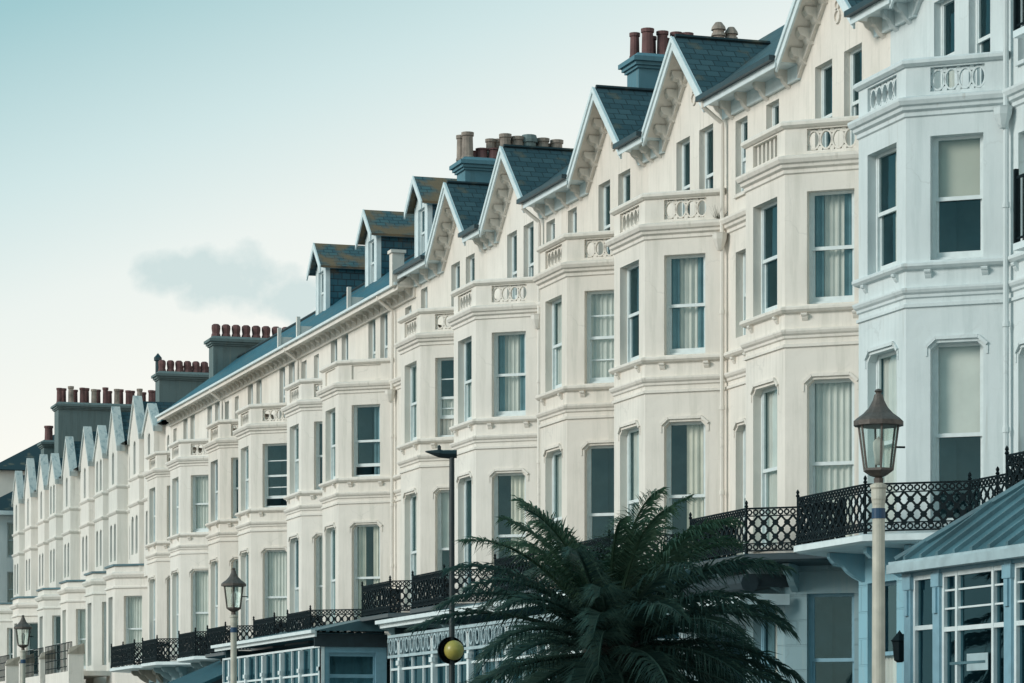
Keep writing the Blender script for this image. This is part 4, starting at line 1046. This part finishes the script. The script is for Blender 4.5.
t = thing('crossing_beacon', 'amber globe beacon with dark backing ring on the street light pole', 'beacon', (13.5, 45.58, 3.18))
mb = MB(); mb.lathe(0, 0, [(0, -.158)] + [(.158*cos(a), .158*sin(a)) for a in [(-80+16*k)*pi/180 for k in range(11)]] + [(0, .158)], 20); mb.build('globe', 'amber', t, smooth=True)
mb = MB(); F = Fr((-.06-.2*cos(.3), .0), (-.06+.2*cos(.3), -.0)); ring(mb, Fr((-.3, .08), (.3, .08)), .27, 0, .215, .215, .05, -.03, .03, 24); ring(mb, Fr((-.3, .1), (.3, .1)), .27, 0, .19, .19, .19, -.02, .02, 24); mb.build('backing_ring', 'iron', t)

# ------------------------------------------------------------------ palm
palm = thing('palm_tree', 'dark feathery palm tree with arching fronds in front of the terrace', 'palm', (13.38, 37.8, 0))
mb = MB(); prof = [(.48, 0), (.40, .3)]
for k in range(14): z = .3+k*.17; prof += [(.40+.02*(k % 2), z), (.34, z+.12)]
prof += [(.42, 2.75), (.34, 3.2), (.12, 3.5)]
mb.lathe(0, 0, prof, 14); mb.build('trunk', 'bark', palm)
def frond(az, e0, L_, droop, mat, rnd, base=(0, 0, 3.0)):
    n = 22; pts = []; e = e0; p = list(base); p[0] += cos(az)*.15; p[1] += sin(az)*.15
    tw = rnd.uniform(-.25, .25); a_ = az
    for i in range(n+1):
        pts.append((tuple(p), a_, e))
        st = L_/n; p = [p[0]+cos(a_)*cos(e)*st, p[1]+sin(a_)*cos(e)*st, p[2]+sin(e)*st]
        e -= droop/n*(0.25+1.5*i/n); a_ += tw/n
    mb = MB(); mb.tube([q[0] for q in pts], .02, 4, False, rs=[.035*(1-i/(n+1))+.005 for i in range(n+1)])
    nl = 100
    for k in range(nl):
        t = .10+.9*k/nl; f = t*n; i = min(int(f), n-1); u = f-i
        P0 = [pts[i][0][j]*(1-u)+pts[i+1][0][j]*u for j in range(3)]; aa = pts[i][1]; ee = pts[i][2]
        T = (cos(aa)*cos(ee), sin(aa)*cos(ee), sin(ee)); S = (-sin(aa), cos(aa), 0); U = (-cos(aa)*sin(ee), -sin(aa)*sin(ee), cos(ee))
        ll = .50*(min(1, .35+t*2.2))*(1-.62*max(0, t-.55)/.45)*rnd.uniform(.85, 1.1)
        for g in (-1, 1):
            fw = .42+.6*t+rnd.uniform(-.1, .1); vv = rnd.uniform(-.05, .42)
            d = [S[j]*g*cos(fw)+T[j]*sin(fw)+U[j]*vv for j in range(3)]
            m_ = [P0[j]+d[j]*ll*.5 for j in range(3)]; dr = rnd.uniform(.12, .55)
            tp = [P0[j]+d[j]*ll for j in range(3)]; tp[2] -= ll*dr*1.4; m_[2] -= ll*dr*.2
            w = .014; wv = [T[j]*w for j in range(3)]
            wv = [T[j]*w*.8+U[j]*w*.5*g for j in range(3)]
            mb.face([[P0[j]-wv[j]*.6 for j in range(3)], [P0[j]+wv[j]*.6 for j in range(3)], [m_[j]+wv[j] for j in range(3)], [m_[j]-wv[j] for j in range(3)]])
            mb.face([[m_[j]-wv[j] for j in range(3)], [m_[j]+wv[j] for j in range(3)], tp])
    for q, a1, e1 in pts:                  # keep clear of the beacon behind it
        x, y, z = q[0]+13.38, q[1]+37.8, q[2]; d = x*.3025+y*.9531
        if abs(512+3000*(x*.9531-y*.3025)/d-453) < 24 and abs(750-3000*(z-1.6)/d-650) < 22: return None
    return mb.build('frond', mat, palm)
rp = random.Random(11)
NF = 90; ga = 2.399963
for k in range(NF):
    t = k/NF
    e0 = 1.42-1.95*t**.8 + rp.uniform(-.08, .08)
    L_ = 2.22+.56*min(1, t*1.6)+rp.uniform(-.25, .2)
    frond(k*ga+rp.uniform(-.2, .2), e0, L_, rp.uniform(.9, 1.35)*(1.0 if t < .6 else .8), 'leafg' if t < .2 else 'leaf', rp, base=(0, 0, 3.2-.5*t))

# ------------------------------------------------------------------ ground, road, sea
def sheet(name, x0, x1, y0, y1, z, mat):
    mb = MB(); mb.face([(x0, y0, z), (x1, y0, z), (x1, y1, z), (x0, y1, z)]); return struct(mb.build(name, mat))
sheet('ground', -400, 600, -200, 900, -.16, 'paving')
sheet('sea', -3000, -30, -3000, 3000, -.9, 'sea') if False else sheet('sea', -3000, -22, -2500, 2500, -.12, 'sea')
sheet('beach', -22, -8, -200, 500, -.10, 'shingle')
mb = MB(); mb.box(-8, 6, -60, 400, -.14, 0); struct(mb.build('promenade', 'paving'))
mb = MB(); mb.box(12.2, 15, -60, 400, -.14, 0); struct(mb.build('near_pavement', 'paving'))
mb = MB(); mb.box(16.4, 30, -60, 400, -.14, 0.0); struct(mb.build('pavement', 'paving')) if False else struct(mb.build('pavement', 'paving'))
sheet('road', 6.0, 12.2, -60, 400, -.135, 'asphalt'); sheet('parking_lane', 15.0, 16.4, -60, 400, -.135, 'asphalt')
for nm, x in (('kerb', 5.9), ('kerb', 12.2), ('kerb', 15.0), ('kerb', 16.25)):
    mb = MB(); mb.box(x, x+.15, -60, 400, -.13, .006); struct(mb.build(nm, 'kerb'))
mb = MB()
for k in range(70): mb.face([(9.05, -50+k*6, -.130), (9.17, -50+k*6, -.130), (9.17, -47+k*6, -.130), (9.05, -47+k*6, -.130)])
struct(mb.build('road_marking', 'line'))

# ------------------------------------------------------------------ sky and light
AL = math.atan(952/3000); SA, CA = sin(AL), cos(AL)
w = bpy.data.worlds.new('World'); sc.world = w; w.use_nodes = True
nt = w.node_tree; N, L = nt.nodes, nt.links; bg = N['Background']
tc = N.new('ShaderNodeTexCoord')
nrm = N.new('ShaderNodeVectorMath'); nrm.operation = 'NORMALIZE'; L.new(tc.outputs['Generated'], nrm.inputs[0])
sep = N.new('ShaderNodeSeparateXYZ'); L.new(nrm.outputs[0], sep.inputs[0])
def dot(v):
    n_ = N.new('ShaderNodeVectorMath'); n_.operation = 'DOT_PRODUCT'; L.new(nrm.outputs[0], n_.inputs[0]); n_.inputs[1].default_value = v; return n_.outputs['Value']
def mth(op, a, b=None, c=None, clamp=False):
    n_ = N.new('ShaderNodeMath'); n_.operation = op; n_.use_clamp = clamp
    for i, v in enumerate((a, b, c)):
        if v is None: continue
        if isinstance(v, (int, float)): n_.inputs[i].default_value = v
        else: L.new(v, n_.inputs[i])
    return n_.outputs[0]
east = dot((CA, -SA, 0)); z = sep.outputs['Z']
# elevation seen a little higher towards the sea: deeper teal there
elev = mth('ADD', z, mth('MULTIPLY', mth('MINIMUM', mth('MULTIPLY', east, -1.0), .3), .35))
ramp = N.new('ShaderNodeValToRGB'); L.new(elev, ramp.inputs[0])
cr = ramp.color_ramp
stops = [(0.0, (.90, .82, .72)), (.09, (.90, .84, .75)), (.15, (.85, .83, .765)), (.20, (.74, .78, .74)), (.238, (.56, .69, .68)), (.295, (.30, .51, .53)), (.5, (.17, .41, .47)), (1.0, (.11, .33, .41))]
cr.elements[0].position = 0; cr.elements[0].color = (*stops[0][1], 1); cr.elements[1].position = 1; cr.elements[1].color = (*stops[-1][1], 1)
for p, c in stops[1:-1]: e = cr.elements.new(p); e.color = (*c, 1)
# real sky model gives the turn of colour round the horizon
sky = N.new('ShaderNodeTexSky'); sky.sky_type = 'NISHITA'; sky.sun_disc = False
SUN_EL, SUN_AZ = radians(24), radians(-97)      # azimuth from +Y towards +X
sky.sun_elevation = SUN_EL; sky.sun_rotation = SUN_AZ
skm = N.new('ShaderNodeVectorMath'); skm.operation = 'SCALE'; L.new(sky.outputs[0], skm.inputs[0]); skm.inputs['Scale'].default_value = .10
mx = N.new('ShaderNodeMix'); mx.data_type = 'RGBA'; mx.inputs[0].default_value = .12; L.new(ramp.outputs[0], mx.inputs[6]); L.new(skm.outputs[0], mx.inputs[7])
# clouds
fwd = dot((SA, CA, 0))
fwc = mth('MAXIMUM', fwd, .05)
tt = mth('DIVIDE', east, fwc); ee = mth('DIVIDE', z, fwc)
cmb = N.new('ShaderNodeCombineXYZ'); L.new(tt, cmb.inputs[0]); L.new(ee, cmb.inputs[1])
nz = N.new('ShaderNodeTexNoise'); nz.inputs['Scale'].default_value = 30; nz.inputs['Detail'].default_value = 7; nz.inputs['Roughness'].default_value = .55
L.new(cmb.outputs[0], nz.inputs['Vector'])
nb = N.new('ShaderNodeTexNoise'); nb.inputs['Scale'].default_value = 7; nb.inputs['Detail'].default_value = 5
mpc = N.new('ShaderNodeMapping'); mpc.inputs['Scale'].default_value = (.6, 2.2, 1); L.new(cmb.outputs[0], mpc.inputs[0]); L.new(mpc.outputs[0], nb.inputs['Vector'])
def blob(u, v, ru, rv, wob=1.9):
    a = mth('DIVIDE', mth('SUBTRACT', tt, (u-512)/3000), ru/3000); b = mth('DIVIDE', mth('SUBTRACT', ee, (750-v)/3000), rv/3000)
    d2 = mth('ADD', mth('MULTIPLY', a, a), mth('MULTIPLY', b, b))
    f = mth('SUBTRACT', 1.0, d2)
    return mth('MULTIPLY', mth('ADD', f, mth('MULTIPLY', mth('SUBTRACT', nz.outputs['Fac'], .5), wob*2.4)), 1.35, None, True)
c1 = mth('MAXIMUM', blob(172, 277, 50, 27), mth('MAXIMUM', blob(228, 283, 82, 42), blob(290, 300, 52, 28)))
far = mth('MULTIPLY', mth('SUBTRACT', nb.outputs['Fac'], .52), 2.6, None, True)
low = mth('MULTIPLY', far, mth('SUBTRACT', 1.0, mth('MULTIPLY', ee, 4.5), None, True))
cl = mth('ADD', mth('MULTIPLY', c1, .68), mth('MULTIPLY', low, .3), None, True)
m2 = N.new('ShaderNodeMix'); m2.data_type = 'RGBA'; L.new(cl, m2.inputs[0]); L.new(mx.outputs[2], m2.inputs[6]); m2.inputs[7].default_value = (.44, .56, .565, 1)
L.new(m2.outputs[2], bg.inputs['Color']); bg.inputs['Strength'].default_value = 1.0

sl = bpy.data.lights.new('Sun', 'SUN'); sl.energy = 1.9; sl.angle = radians(20); sl.color = (1, .955, .89)
so = bpy.data.objects.new('sun', sl); C.objects.link(so)
dx, dy, dz_ = sin(SUN_AZ)*cos(SUN_EL), cos(SUN_AZ)*cos(SUN_EL), sin(SUN_EL)
from mathutils import Vector
so.rotation_euler = Vector((dx, dy, dz_)).to_track_quat('Z', 'Y').to_euler()

cam = bpy.data.cameras.new('Camera'); co = bpy.data.objects.new('camera', cam); C.objects.link(co)
co.location = (0, 0, 1.6); co.rotation_euler = (radians(90), 0, -AL)
cam.sensor_width = 36; cam.lens = 36*3000/1024; cam.shift_y = (750-341.5)/1024; cam.clip_end = 5000; cam.clip_start = .5
sc.camera = co
sc.view_settings.view_transform = 'Standard'; sc.view_settings.look = 'None'; sc.view_settings.exposure = .30; sc.view_settings.gamma = 1
sc.cycles.max_bounces = 6; sc.cycles.transparent_max_bounces = 12
sc.cycles.use_denoising = True
